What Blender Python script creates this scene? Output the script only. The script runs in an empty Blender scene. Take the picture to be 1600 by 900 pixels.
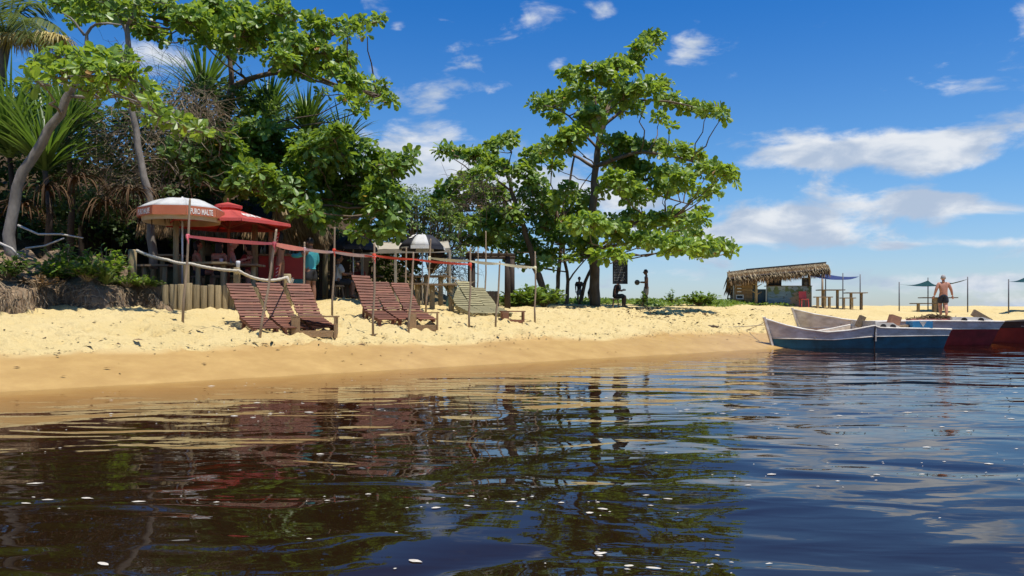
import bpy, math, random
import numpy as np
from mathutils import Vector, Matrix
R = math.radians
random.seed(7); rng = np.random.default_rng(7)
sc = bpy.context.scene
col = sc.collection
# ------------------------------------------------------------------ camera
F = 1244.4; HOR = 488.0; CAMZ = 1.0          # focal length and horizon in photo pixels, eye height in metres
cd = bpy.data.cameras.new('camera'); cam = bpy.data.objects.new('camera', cd); col.objects.link(cam)
cd.sensor_width = 36; cd.lens = 28.0; cd.clip_start = 0.05; cd.clip_end = 9000
cd.shift_y = (HOR - 450) / 1600.0
cam.location = (0, 0, CAMZ); cam.rotation_euler = (R(90), 0, 0); sc.camera = cam
# ------------------------------------------------------------------ sun, sky
SUN_EL, SUN_AZ = 73.0, 128.0                  # azimuth from +Y towards +X
sd = Vector((math.sin(R(SUN_AZ))*math.cos(R(SUN_EL)), math.cos(R(SUN_AZ))*math.cos(R(SUN_EL)), math.sin(R(SUN_EL))))
sl = bpy.data.lights.new('sun', 'SUN'); so = bpy.data.objects.new('sun', sl); col.objects.link(so)
sl.energy = 3.7; sl.angle = R(0.53); sl.color = (1.0, 0.95, 0.86)
so.rotation_euler = (-sd).to_track_quat('-Z', 'Y').to_euler(); so.location = (0, 0, 30)
sc.view_settings.view_transform = 'Standard'; sc.view_settings.look = 'None'
sc.view_settings.exposure = 0.60; sc.view_settings.gamma = 1.0; sc.view_settings.use_curve_mapping = False
sc.render.engine = 'CYCLES'
sc.cycles.use_denoising = True; sc.cycles.use_adaptive_sampling = True; sc.cycles.adaptive_threshold = 0.015
sc.cycles.max_bounces = 8; sc.cycles.transparent_max_bounces = 12; sc.cycles.diffuse_bounces = 4
sc.cycles.caustics_reflective = False; sc.cycles.caustics_refractive = False

class NT:
    "tiny node-tree writer"
    def __init__(s, tree): s.t = tree; s.n = tree.nodes; s.l = tree.links; s.n.clear()
    def new(s, ty, **kw):
        n = s.n.new(ty)
        for k, v in kw.items(): setattr(n, k, v)
        return n
    def put(s, sock, v):
        if hasattr(v, 'is_output'): s.l.new(v, sock)
        elif v is not None:
            if isinstance(v, (tuple, list)) and len(v) == 3 and sock.type == 'RGBA': v = (*v, 1)
            sock.default_value = v
    def math(s, op, a, b=None, c=None, clamp=False):
        n = s.new('ShaderNodeMath', operation=op); n.use_clamp = clamp
        for i, v in enumerate((a, b, c)):
            if v is not None: s.put(n.inputs[i], v)
        return n.outputs[0]
    def mix(s, f, a, b, mode='MIX'):
        n = s.new('ShaderNodeMix', data_type='RGBA', blend_type=mode)
        s.put(n.inputs[0], f); s.put(n.inputs[6], a); s.put(n.inputs[7], b); return n.outputs[2]
    def noise(s, vec, scale, detail=4, rough=.55, dist=0.0, dims='3D'):
        n = s.new('ShaderNodeTexNoise', noise_dimensions=dims)
        if vec is not None: s.l.new(vec, n.inputs['Vector'])
        n.inputs['Scale'].default_value = scale; n.inputs['Detail'].default_value = detail
        n.inputs['Roughness'].default_value = rough; n.inputs['Distortion'].default_value = dist
        return n.outputs['Fac']
    def ramp(s, f, a, b, lo=0.0, hi=1.0, smooth=False):
        n = s.new('ShaderNodeMapRange', interpolation_type='SMOOTHSTEP' if smooth else 'LINEAR')
        s.put(n.inputs[0], f)
        for i, v in enumerate((a, b, lo, hi)): n.inputs[i+1].default_value = v
        return n.outputs[0]
    def mapping(s, vec, scale=(1, 1, 1), rot=(0, 0, 0), loc=(0, 0, 0)):
        n = s.new('ShaderNodeMapping'); s.l.new(vec, n.inputs[0])
        n.inputs['Scale'].default_value = scale; n.inputs['Rotation'].default_value = rot; n.inputs['Location'].default_value = loc
        return n.outputs[0]

w = bpy.data.worlds.new('World'); sc.world = w; w.use_nodes = True
T = NT(w.node_tree)
sky = T.new('ShaderNodeTexSky', sky_type='NISHITA'); sky.sun_disc = False
sky.sun_elevation = R(SUN_EL); sky.sun_rotation = R(SUN_AZ); sky.altitude = 0; sky.air_density = 1.0; sky.dust_density = 0.35; sky.ozone_density = 2.2
hs = T.new('ShaderNodeHueSaturation'); hs.inputs['Value'].default_value = 1.0
T.l.new(sky.outputs[0], hs.inputs['Color'])
bg1 = T.new('ShaderNodeBackground'); bg1.inputs[1].default_value = 0.13
tc = T.new('ShaderNodeTexCoord'); sep = T.new('ShaderNodeSeparateXYZ'); T.l.new(tc.outputs['Generated'], sep.inputs[0])
az = T.math('MULTIPLY', T.math('ARCTAN2', sep.outputs[0], sep.outputs[1]), 57.2958)
el = T.math('MULTIPLY', T.math('ARCSINE', sep.outputs[2]), 57.2958)
T.l.new(T.ramp(el, 2, 24, 1.0, 1.42, True), hs.inputs['Saturation'])
T.l.new(T.mix(1.0, hs.outputs[0], T.mix(T.ramp(el, 0, 11, 0, 1, True), (.46, .53, .68), (.34, .53, .70)), 'MULTIPLY'), bg1.inputs[0])
cmb = T.new('ShaderNodeCombineXYZ'); T.l.new(az, cmb.inputs[0]); T.l.new(el, cmb.inputs[1])
def blob(a, e, sa, se, k):
    dx = T.math('DIVIDE', T.math('SUBTRACT', az, a), sa); dy = T.math('DIVIDE', T.math('SUBTRACT', el, e), se)
    q = T.math('ADD', T.math('MULTIPLY', dx, dx), T.math('MULTIPLY', dy, dy))
    return T.math('MULTIPLY', T.math('EXPONENT', T.math('MULTIPLY', q, -1.0)), k)
def pxdir(px, py):                            # photo pixel -> azimuth, elevation of that direction
    x, z = (px-800)/F, (HOR-py)/F
    return math.degrees(math.atan2(x, 1)), math.degrees(math.atan2(z, math.hypot(x, 1)))
acc = None
for px, py, rx, ry, k in [(1480, 218, 260, 36, .56), (1340, 240, 170, 22, .36), (1470, 258, 130, 16, .3), (1180, 258, 80, 16, .2), (1270, 335, 250, 40, .56), (1170, 372, 190, 24, .46), (1470, 318, 130, 20, .4), (1500, 381, 150, 9, .36),
                          (1075, 75, 55, 36, .47), (940, 22, 40, 24, .42), (715, 35, 75, 20, .38), (690, 76, 36, 13, .3), (678, 150, 36, 28, .43), (768, 142, 42, 16, .4), (622, 45, 16, 12, .3),
                          (630, 225, 120, 42, .5), (620, 270, 170, 36, .48), (770, 290, 180, 60, .44), (900, 300, 130, 50, .4), (870, 100, 22, 18, .3), (240, 100, 90, 40, .4), (1000, 425, 330, 20, .26), (1500, 440, 260, 22, .26), (1500, 140, 60, 14, .2)]:
    a, e = pxdir(px, py)
    b = blob(a, e, rx/F*57.3*.92, ry/F*57.3*.92, k)
    acc = b if acc is None else T.math('ADD', acc, b)
acc = T.math('MINIMUM', acc, .66)
v1 = T.mapping(cmb.outputs[0], (1, 2.3, 1))
n1 = T.noise(v1, .17, 7, .58, .35)
n2 = T.noise(T.mapping(cmb.outputs[0], (1, 3.2, 1), loc=(31, 7, 0)), .055, 3, .5)
gen = T.math('MULTIPLY', T.ramp(n2, .45, .75, 0, .34, True), T.ramp(el, 10, 50, 1.0, .5))     # scattered cloud all round the sky
low = T.ramp(el, 0.5, 4.5, .16, 0, True)                                                     # bank of cloud low over the sea
dens = T.math('ADD', T.math('ADD', T.math('MAXIMUM', acc, gen), low), T.math('MULTIPLY', T.math('SUBTRACT', n1, .5), 1.7))
mask = T.math('MULTIPLY', T.ramp(dens, .22, .58, 0, 1, True), .95)
shade = T.ramp(T.noise(T.mapping(cmb.outputs[0], (1, 2.3, 1), loc=(0, 1.5, 0)), .2, 6, .55, .3), .38, .66, 0, 1, True)
cc = T.mix(shade, (.48, .58, .74), (.88, .91, .95))
bg2 = T.new('ShaderNodeBackground'); T.l.new(cc, bg2.inputs[0]); bg2.inputs[1].default_value = 0.62
mx = T.new('ShaderNodeMixShader'); T.l.new(mask, mx.inputs[0]); T.l.new(bg1.outputs[0], mx.inputs[1]); T.l.new(bg2.outputs[0], mx.inputs[2])
wo = T.new('ShaderNodeOutputWorld'); T.l.new(mx.outputs[0], wo.inputs[0])
w.cycles.sampling_method = 'MANUAL'; w.cycles.sample_map_resolution = 512

# ------------------------------------------------------------------ materials
MATS = {}
def mat(name, c1, c2=None, rough=.7, scale=8.0, bump=0.0, bscale=None, stretch=(1, 1, 1), island=0.0, spec=.3, metal=0.0, detail=5, hue=0.0):
    "procedural Principled material: two colours mixed by noise, optional per-piece variation and bump"
    m = bpy.data.materials.new(name); m.use_nodes = True; t = NT(m.node_tree)
    tc = t.new('ShaderNodeTexCoord'); vec = t.mapping(tc.outputs['Object'], stretch)
    c2 = c2 or tuple(x*.65 for x in c1)
    f = t.ramp(t.noise(vec, scale, detail, .62), .3, .7)
    c = t.mix(f, c2, c1)
    if island:
        g = t.new('ShaderNodeNewGeometry'); oi = t.new('ShaderNodeObjectInfo')
        r = t.math('FRACT', t.math('ADD', g.outputs['Random Per Island'], oi.outputs['Random']))
        h = t.new('ShaderNodeHueSaturation'); t.l.new(c, h.inputs['Color'])
        t.l.new(t.ramp(r, 0, 1, 1-island, 1+island), h.inputs['Value'])
        if hue: t.l.new(t.ramp(t.math('FRACT', t.math('MULTIPLY', r, 7.3)), 0, 1, .5-hue, .5+hue), h.inputs['Hue'])
        c = h.outputs[0]
    p = t.new('ShaderNodeBsdfPrincipled'); t.l.new(c, p.inputs['Base Color'])
    p.inputs['Roughness'].default_value = rough; p.inputs['Specular IOR Level'].default_value = spec; p.inputs['Metallic'].default_value = metal
    if bump:
        b = t.new('ShaderNodeBump'); b.inputs['Strength'].default_value = .8; b.inputs['Distance'].default_value = bump
        t.l.new(t.noise(vec, bscale or scale*2, 5, .6), b.inputs['Height']); t.l.new(b.outputs[0], p.inputs['Normal'])
    o = t.new('ShaderNodeOutputMaterial'); t.l.new(p.outputs[0], o.inputs[0])
    MATS[name] = m; return m
def leafmat(name, c1, c2, trans=(.25, .4, .03), rough=.38, var=.35, tf=.35, spec=.5, odd=None):
    "leaf: glossy cuticle over a diffuse and translucent blade, each leaf a little different"
    m = bpy.data.materials.new(name); m.use_nodes = True; t = NT(m.node_tree)
    g = t.new('ShaderNodeNewGeometry'); r = g.outputs['Random Per Island']
    c = t.mix(r, c1, c2)
    h = t.new('ShaderNodeHueSaturation'); t.l.new(c, h.inputs['Color'])
    t.l.new(t.ramp(t.math('FRACT', t.math('MULTIPLY', r, 13.7)), 0, 1, 1-var, 1+var), h.inputs['Value'])
    c = h.outputs[0]
    if odd: c = t.mix(t.math('GREATER_THAN', t.math('FRACT', t.math('MULTIPLY', r, 91.3)), .985), c, odd)
    p = t.new('ShaderNodeBsdfPrincipled'); t.l.new(c, p.inputs['Base Color']); p.inputs['Roughness'].default_value = rough
    p.inputs['Specular IOR Level'].default_value = spec
    tr = t.new('ShaderNodeBsdfTranslucent'); t.put(tr.inputs[0], trans)
    mx = t.new('ShaderNodeMixShader'); mx.inputs[0].default_value = tf; t.l.new(p.outputs[0], mx.inputs[1]); t.l.new(tr.outputs[0], mx.inputs[2])
    o = t.new('ShaderNodeOutputMaterial'); t.l.new(mx.outputs[0], o.inputs[0])
    MATS[name] = m; return m

# ------------------------------------------------------------------ object helpers
ORG = {}
def tag(o, label=None, cat=None, group=None, kind=None):
    for k, v in (('label', label), ('category', cat), ('group', group), ('kind', kind)):
        if v: o[k] = v
    return o
def thing(name, loc, label, cat, group=None):
    o = bpy.data.objects.new(name, None); col.objects.link(o); o.empty_display_size = .2
    o.location = loc; ORG[o.name] = Vector(loc); return tag(o, label, cat, group)
def link(name, me, parent=None, org=None):
    o = bpy.data.objects.new(name, me); col.objects.link(o)
    if parent is not None: o.parent = parent; ORG[o.name] = ORG[parent.name].copy()
    else: o.location = org; ORG[o.name] = Vector(org)
    return o
def mesh(name, V, Fc, m, smooth=False):
    me = bpy.data.meshes.new(name); me.from_pydata([tuple(v) for v in V] if not isinstance(V, np.ndarray) else V.tolist(), [], Fc)
    if isinstance(m, str): m = MATS[m]
    me.materials.append(m)
    if smooth: me.polygons.foreach_set('use_smooth', [True]*len(me.polygons))
    me.update(); return me
class MB:
    "collects shapes in world coordinates, then links them as one mesh object"
    def __init__(s): s.v = []; s.f = []
    def add(s, V, Fc):
        o = len(s.v); s.v += [tuple(v) for v in V]; s.f += [tuple(i+o for i in q) for q in Fc]; return s
    def box(s, c, size, ax=None, taper=1.0):
        c = Vector(c); X, Y, Z = ax or (Vector((1, 0, 0)), Vector((0, 1, 0)), Vector((0, 0, 1)))
        V = []
        for k in (-.5, .5):
            q = taper if k > 0 else 1
            for i, j in ((-.5, -.5), (.5, -.5), (.5, .5), (-.5, .5)): V.append(c + X*(i*size[0]*q) + Y*(j*size[1]*q) + Z*(k*size[2]))
        return s.add(V, [(3, 2, 1, 0), (4, 5, 6, 7), (0, 1, 5, 4), (1, 2, 6, 5), (2, 3, 7, 6), (3, 0, 4, 7)])
    def bar(s, a, b, wd, th, up=(0, 0, 1)):
        a, b = Vector(a), Vector(b); Y = (b-a).normalized(); X = Y.cross(Vector(up)).normalized(); Z = X.cross(Y)
        return s.box((a+b)/2, (wd, (b-a).length, th), (X, Y, Z))
    def tube(s, pts, rad, n=8, cap=True):
        pts = [Vector(p) for p in pts]; rad = rad if hasattr(rad, '__len__') else [rad]*len(pts)
        V, Fc = [], []; up = Vector((.13, .21, .97))
        for i, p in enumerate(pts):
            t = (pts[min(i+1, len(pts)-1)] - pts[max(i-1, 0)]).normalized()
            if abs(t.dot(up)) > .97: up = Vector((.97, .1, .2))
            x = t.cross(up).normalized(); y = t.cross(x)
            for k in range(n):
                a = 2*math.pi*k/n; V.append(p + (x*math.cos(a) + y*math.sin(a))*rad[i])
        for i in range(len(pts)-1):
            for k in range(n): Fc.append((i*n+k, i*n+(k+1) % n, (i+1)*n+(k+1) % n, (i+1)*n+k))
        if cap: Fc += [tuple(range(n))[::-1], tuple(range((len(pts)-1)*n, len(pts)*n))]
        return s.add(V, Fc)
    def ball(s, c, r, nu=12, nv=8, M=None):
        r = r if hasattr(r, '__len__') else (r, r, r); V, Fc = [], []
        for j in range(nv+1):
            th = math.pi*j/nv
            for i in range(nu):
                a = 2*math.pi*i/nu; p = Vector((r[0]*math.sin(th)*math.cos(a), r[1]*math.sin(th)*math.sin(a), r[2]*math.cos(th)))
                V.append((M @ p if M else p) + Vector(c))
        for j in range(nv):
            for i in range(nu): Fc.append((j*nu+i, (j+1)*nu+i, (j+1)*nu+(i+1) % nu, j*nu+(i+1) % nu))
        return s.add(V, Fc)
    def build(s, name, m, parent=None, org=None, smooth=False):
        V = np.array(s.v, float)
        if parent is not None: o = ORG[parent.name]
        else: o = Vector(org) if org is not None else Vector(((V[:, 0].min()+V[:, 0].max())/2, (V[:, 1].min()+V[:, 1].max())/2, V[:, 2].min()))
        ob = link(name, mesh(name, V-np.array(o), s.f, m, smooth), parent, o)
        return ob
UNIT = {}
def piece(name, m, parent, c, size, ax, key='box'):
    "a plank, slat or log that shares its mesh with its like; ax: its three unit axes"
    k = (key, m)
    if k not in UNIT:
        b = MB()
        if key == 'box':
            b.box((0, 0, 0), (1, 1, 1))
        else:                                                     # log: octagonal, a little waisted
            b.tube([(0, 0, -.5), (0, 0, -.1), (0, 0, .47), (0, 0, .5)], [.5, .47, .49, .44], 9)
        UNIT[k] = mesh(name, np.array(b.v), b.f, m, key != 'box')
        if key != 'box':
            for p in UNIT[k].polygons:
                if len(p.vertices) > 4: p.use_smooth = False
    o = bpy.data.objects.new(name, UNIT[k]); col.objects.link(o); o.parent = parent
    X, Y, Z = [Vector(a)*s for a, s in zip(ax, size)]; c = Vector(c) - ORG[parent.name]
    o.matrix_basis = Matrix(((X.x, Y.x, Z.x, c.x), (X.y, Y.y, Z.y, c.y), (X.z, Y.z, Z.z, c.z), (0, 0, 0, 1)))
    return o

# ------------------------------------------------------------------ where things are
def P(px, py, d):                             # a photo pixel at distance d (metres along the view axis)
    return Vector(((px-800)/F*d, d, CAMZ + (HOR-py)/F*d))
SU = np.array([-40, -12, -4, 0, .7, 1.4, 2.2, 3.9, 6, 11, 14, 18, 26, 34, 60, 400.])
SZ = np.array([-3., -1.7, -.75, 0, .19, .36, .5, .84, 1.08, 1.22, 1.42, 1.38, .7, -.4, -2, -6.])
def uu(x, y):
    fx = np.where(x < 8, x, 8 + .6*(x-8)); return -.66*fx + .75*y - 11.75
def sstep(a, b, v): t = np.clip((v-a)/(b-a), 0, 1); return t*t*(3-2*t)
def groundz(x, y):
    x = np.asarray(x, float); y = np.asarray(y, float); u = uu(x, y)
    z = (np.interp(u-.35, SU, SZ) + np.interp(u, SU, SZ)*2 + np.interp(u+.35, SU, SZ))/4
    z = np.where(u < .8, np.interp(u, SU, SZ), z)
    z = z - .27*np.exp(-((x-21.3)**2/18 + (y-41.5)**2/30))
    z = z + 7.0*(1-sstep(2, 17, np.hypot((x+23)*.9, y-33)))       # wooded rise behind the bar
    z = z + 3.6*(1-sstep(1, 8, np.hypot(x+9.5, (y-34.5)*1.0)))  # second rise added as dark backing, stops sky light showing through the bar
    z = z + .25*np.exp(-((x+5)**2/6+(y-22.5)**2/4))
    return z
def G(px, d, dz=0.0):
    x = (px-800)/F*d; return Vector((x, d, float(groundz(x, d))+dz))
def gz(x, y): return float(groundz(x, y))
def on_ground(px, py, d0=11., d1=60.):
    "first point of the ground along a pixel's direction"
    d = d0
    while d < d1:
        p = P(px, py, d)
        if p.z <= gz(p.x, p.y): return p
        d += .03
    return P(px, py, d1)
# ------------------------------------------------------------------ value noise for relief
_pg = np.random.default_rng(3).random((256, 256))
def vnoise(x, y):
    xi = np.floor(x).astype(int); yi = np.floor(y).astype(int); fx = x-xi; fy = y-yi; fx = fx*fx*(3-2*fx); fy = fy*fy*(3-2*fy)
    a = _pg[xi % 256, yi % 256]; b = _pg[(xi+1) % 256, yi % 256]; c = _pg[xi % 256, (yi+1) % 256]; d = _pg[(xi+1) % 256, (yi+1) % 256]
    return (a*(1-fx)+b*fx)*(1-fy) + (c*(1-fx)+d*fx)*fy
# ------------------------------------------------------------------ ground: sand beach, one sheet
def axis(*segs):
    out = []
    for a, b, st in segs: out += list(np.arange(a, b, st))
    return np.array(out)
sx = axis((-300, -60, 30), (-60, -12, 2.5), (-12, -1, .4), (-1, 27, .07), (27, 52, .2), (52, 120, 4), (120, 900, 60))
ux = axis((-60, -6, 3), (-6, -.6, .25), (-.6, 8.2, .06), (8.2, 17, .16), (17, 36, .8), (36, 120, 6), (120, 400, 40))
S, U = np.meshgrid(sx, ux, indexing='ij')
X = .75*S - .66*(U+11.75); Y = .66*S + .75*(U+11.75)
Z = groundz(X, Y); Ue = uu(X, Y)
dry = sstep(1.25, 1.75, Ue + .55*(vnoise(X*.5, Y*.5)-.5) + .22*(vnoise(X*2.3, Y*2.3)-.5))
foot = np.clip(vnoise(X*3.1+9, Y*3.1)-.52, 0, 1)*.11 + (vnoise(X*1.1, Y*1.1)-.5)*.10 + (vnoise(X*6.3, Y*6.3+4)-.5)*.03
near = sstep(120, 40, np.hypot(X, Y))
Z = Z + (-foot)*dry*near*sstep(60, 20, Ue) + (1-dry)*(vnoise(S*.5, U*2.2)-.5)*.02*sstep(-.2, .5, Ue)
# individual footprints trodden into the dry sand
fr = np.random.default_rng(11)
for k in range(1700):
    s0, u0 = fr.uniform(0, 27), 1.6 + fr.random()**1.3*6; a = fr.uniform(0, 3.14)
    i0, i1 = np.searchsorted(sx, [s0-.4, s0+.4]); j0, j1 = np.searchsorted(ux, [u0-.4, u0+.4])
    ds = S[i0:i1, j0:j1]-s0; du = U[i0:i1, j0:j1]-u0
    p = ds*math.cos(a)+du*math.sin(a); q = -ds*math.sin(a)+du*math.cos(a); r2 = (p/.15)**2+(q/.075)**2
    Z[i0:i1, j0:j1] += -.055*np.exp(-r2) + .024*np.exp(-(np.sqrt(r2)-1.7)**2*2.2)
ns, nu = S.shape
idx = np.arange(ns*nu).reshape(ns, nu)
Q = np.stack([idx[:-1, :-1], idx[1:, :-1], idx[1:, 1:], idx[:-1, 1:]], -1).reshape(-1, 4)
def gridmesh(name, V, Q, m, attrs):
    me = bpy.data.meshes.new(name); me.vertices.add(len(V)); me.vertices.foreach_set('co', V.ravel())
    me.loops.add(Q.size); me.loops.foreach_set('vertex_index', Q.ravel()); me.polygons.add(len(Q))
    me.polygons.foreach_set('loop_start', np.arange(0, Q.size, Q.shape[1])); me.polygons.foreach_set('use_smooth', np.ones(len(Q), bool))
    me.update(calc_edges=True); me.validate(); me.materials.append(m)
    for k, a in attrs.items():
        at = me.attributes.new(k, 'FLOAT', 'POINT'); at.data.foreach_set('value', np.asarray(a, np.float32).ravel())
    return me
m = bpy.data.materials.new('sand'); m.use_nodes = True; t = NT(m.node_tree)
geo = t.new('ShaderNodeNewGeometry'); pos = geo.outputs['Position']
ad = t.new('ShaderNodeAttribute', attribute_name='dry').outputs['Fac']; ae = t.new('ShaderNodeAttribute', attribute_name='earth').outputs['Fac']
big = t.noise(pos, .7, 4, .6); fine = t.noise(pos, 55, 3, .7); mid = t.noise(pos, 6, 5, .65)
cd_ = t.mix(t.ramp(big, .3, .7), (.66, .51, .225), (.73, .58, .285)); cd_ = t.mix(t.ramp(fine, .3, .7, 0, .5), cd_, (.56, .42, .195))
cd_ = t.mix(t.ramp(mid, .56, .74, 0, .55), cd_, (.50, .36, .155))
cw = t.mix(t.ramp(t.noise(t.mapping(pos, (1, 1, 1), (0, 0, -.72)), 1.6, 5, .6), .3, .7), (.39, .24, .085), (.50, .325, .12)); cw = t.mix(t.ramp(mid, .4, .75, 0, .5), cw, (.37, .22, .08))
ce = t.mix(t.ramp(mid, .35, .65), (.05, .033, .018), (.11, .075, .04))
c = t.mix(ad, cw, cd_); c = t.mix(ae, c, ce)
p = t.new('ShaderNodeBsdfPrincipled'); t.l.new(c, p.inputs['Base Color']); t.l.new(t.ramp(ad, 0, 1, .42, .95), p.inputs['Roughness']); p.inputs['Specular IOR Level'].default_value = .12
b = t.new('ShaderNodeBump'); b.inputs['Strength'].default_value = .9; t.l.new(t.ramp(ad, 0, 1, .004, .06), b.inputs['Distance'])
t.l.new(t.math('ADD', t.noise(pos, 16, 4, .7), t.math('MULTIPLY', fine, .3)), b.inputs['Height']); t.l.new(b.outputs[0], p.inputs['Normal'])
o = t.new('ShaderNodeOutputMaterial'); t.l.new(p.outputs[0], o.inputs[0])
hillf = sstep(.15, 1.2, 7.0*(1-sstep(2, 17, np.hypot((X+23)*.9, Y-33))) + 3.6*(1-sstep(1, 8, np.hypot(X+9.5, Y-34.5))))
earth = np.maximum(hillf, .75*sstep(7.2, 9, Ue+.8*vnoise(X*.9, Y*.9))*sstep(3, -2, X))
gme = gridmesh('sand', np.stack([X, Y, Z], -1).reshape(-1, 3), Q, m, {'dry': dry, 'earth': earth})
go = bpy.data.objects.new('beach_ground', gme); col.objects.link(go); tag(go, 'pale yellow trodden sand beach with a damp brown strip along the water', 'beach', kind='structure')
# ------------------------------------------------------------------ water
m = bpy.data.materials.new('river_water'); m.use_nodes = True; t = NT(m.node_tree)
geo = t.new('ShaderNodeNewGeometry'); pos = geo.outputs['Position']
dp = t.new('ShaderNodeAttribute', attribute_name='depth').outputs['Fac']
def ex(k): return t.math('EXPONENT', t.math('MULTIPLY', dp, -k))
tr_, tg_, tb_ = ex(3.0), ex(4.8), ex(8.5)
cx = t.new('ShaderNodeCombineColor'); t.l.new(tr_, cx.inputs[0]); t.l.new(tg_, cx.inputs[1]); t.l.new(tb_, cx.inputs[2])
trn = t.new('ShaderNodeBsdfTransparent'); t.l.new(cx.outputs[0], trn.inputs[0])
dif = t.new('ShaderNodeBsdfDiffuse'); t.l.new(t.mix(tr_, (.014, .0075, .003), (.0, .0, .0)), dif.inputs[0])
body = t.new('ShaderNodeAddShader'); t.l.new(trn.outputs[0], body.inputs[0]); t.l.new(dif.outputs[0], body.inputs[1])
def wv(scale, stretch, rot, det, amp, dist=.4, loc=(0, 0, 0)):
    return t.math('MULTIPLY', t.noise(t.mapping(pos, stretch, (0, 0, rot), loc), scale, det, .5, dist), amp)
calm = t.ramp(dp, 0, 1.1, .16, 1)
patch = t.ramp(t.noise(t.mapping(pos, (.35, .9, 1), (0, 0, .2)), .5, 2), .35, .65, .45, 1.25, True)
H = t.math('ADD', wv(.62, (.72, 1.2, 1), R(14), 0.4, .058, .9), wv(1.5, (.62, 1.25, 1), R(-9), 0.8, .0190, 1.0, (5, 2, 0)))
H = t.math('ADD', H, t.math('MULTIPLY', patch, wv(4.2, (.55, 1.2, 1), R(7), 1.5, .0029, .8, (1, 8, 0))))
H = t.math('ADD', H, t.math('MULTIPLY', patch, wv(12., (.5, 1.15, 1), R(9), 2.0, .0004, .5)))
H = t.math('MULTIPLY', H, calm)
b = t.new('ShaderNodeBump'); b.inputs['Strength'].default_value = 1.0; b.inputs['Distance'].default_value = 1.0; t.l.new(H, b.inputs['Height'])
fr_ = t.new('ShaderNodeFresnel'); fr_.inputs[0].default_value = 1.45; t.l.new(b.outputs[0], fr_.inputs['Normal'])
gl = t.new('ShaderNodeBsdfGlossy'); gl.inputs['Roughness'].default_value = .012; t.l.new(b.outputs[0], gl.inputs['Normal'])
mx = t.new('ShaderNodeMixShader'); t.l.new(fr_.outputs[0], mx.inputs[0]); t.l.new(body.outputs[0], mx.inputs[1]); t.l.new(gl.outputs[0], mx.inputs[2])
o = t.new('ShaderNodeOutputMaterial'); t.l.new(mx.outputs[0], o.inputs[0])
wx = axis((-4000, -300, 600), (-300, -20, 20), (-20, 40, .4), (40, 300, 20), (300, 4001, 600)); wy = axis((-3000, -200, 400), (-200, -10, 20), (-10, 35, .4), (35, 300, 20), (300, 6001, 600))
WX, WY = np.meshgrid(wx, wy, indexing='ij'); i2 = np.arange(WX.size).reshape(WX.shape)
Q2 = np.stack([i2[:-1, :-1], i2[1:, :-1], i2[1:, 1:], i2[:-1, 1:]], -1).reshape(-1, 4)
wme = gridmesh('river_water', np.stack([WX, WY, WX*0], -1).reshape(-1, 3), Q2, m, {'depth': np.maximum(-groundz(WX, WY), 0.0)*1.0})
wo_ = bpy.data.objects.new('water', wme); col.objects.link(wo_); tag(wo_, 'dark tannin brown river water with low ripples', 'water', kind='structure')
# ------------------------------------------------------------------ foliage
bark = mat('bark', (.21, .15, .10), (.10, .07, .045), .9, 6, .02, 14, (1, 1, .35))
mat('bark_grey', (.27, .24, .20), (.14, .12, .10), .9, 7, .015, 16, (1, 1, .4))
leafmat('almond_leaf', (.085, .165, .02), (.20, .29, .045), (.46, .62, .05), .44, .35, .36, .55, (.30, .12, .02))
leafmat('almond_leaf_shaded', (.065, .135, .02), (.15, .24, .04), (.38, .54, .04), .44, .35, .32, .5, (.32, .2, .02))  # darker copy of almond_leaf, with shade put into its colours
leafmat('small_leaf', (.08, .14, .016), (.15, .22, .035), (.3, .44, .04), .5, .35, .3)
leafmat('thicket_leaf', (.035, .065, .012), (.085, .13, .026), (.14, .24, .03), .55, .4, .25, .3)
leafmat('strap_leaf', (.07, .13, .022), (.15, .22, .05), (.24, .4, .04), .42, .35, .22)
leafmat('palm_leaf', (.07, .11, .02), (.15, .17, .04), (.25, .33, .05), .42, .3, .3)
leafmat('dry_leaf', (.16, .09, .04), (.28, .19, .10), (.2, .13, .05), .8, .45, .12, .15)
leafmat('straw', (.20, .15, .09), (.34, .27, .16), (.2, .15, .07), .8, .4, .1, .15)
leafmat('palm_straw', (.55, .42, .14), (.62, .52, .22), (.5, .4, .1), .7, .25, .3, .2)
LEAF_V = np.array([(0, 0, 0), (0, .55, -.04), (0, 1, -.10), (-.17, .34, .02), (-.30, .72, .03), (.17, .34, .02), (.30, .72, .03), (-.16, .94, -.04), (.16, .94, -.04)])
LEAF_F = np.array([(0, 1, 3), (3, 1, 4), (1, 7, 4), (1, 2, 7), (0, 5, 1), (5, 6, 1), (1, 6, 8), (1, 8, 2)])
OVAL_V = np.array([(0, 0, 0), (-.22, .45, .03), (0, 1, -.06), (.22, .45, .03)]); OVAL_F = np.array([(0, 3, 1), (1, 3, 2)])
def leaves_mesh(name, pos, dirs, nrm, ln, m, V0=LEAF_V, F0=LEAF_F, wide=1.0):
    "one mesh of many leaves: pos, growth direction, face normal, length per leaf (numpy arrays)"
    y = dirs/np.linalg.norm(dirs, axis=1, keepdims=True); x = np.cross(y, nrm); x /= np.linalg.norm(x, axis=1, keepdims=True)+1e-9; z = np.cross(x, y)
    V = pos[:, None] + ln[:, None, None]*(V0[None, :, 0:1]*wide*x[:, None] + V0[None, :, 1:2]*y[:, None] + V0[None, :, 2:3]*z[:, None])
    Fc = (F0[None] + (np.arange(len(pos))*len(V0))[:, None, None]).reshape(-1, F0.shape[1])
    me = gridmesh(name, V.reshape(-1, 3), Fc, MATS[m] if isinstance(m, str) else m, {})
    me.polygons.foreach_set('use_smooth', np.zeros(len(me.polygons), bool)); return me
def unit(v): return v/(np.linalg.norm(v, axis=-1, keepdims=True)+1e-9)
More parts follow.
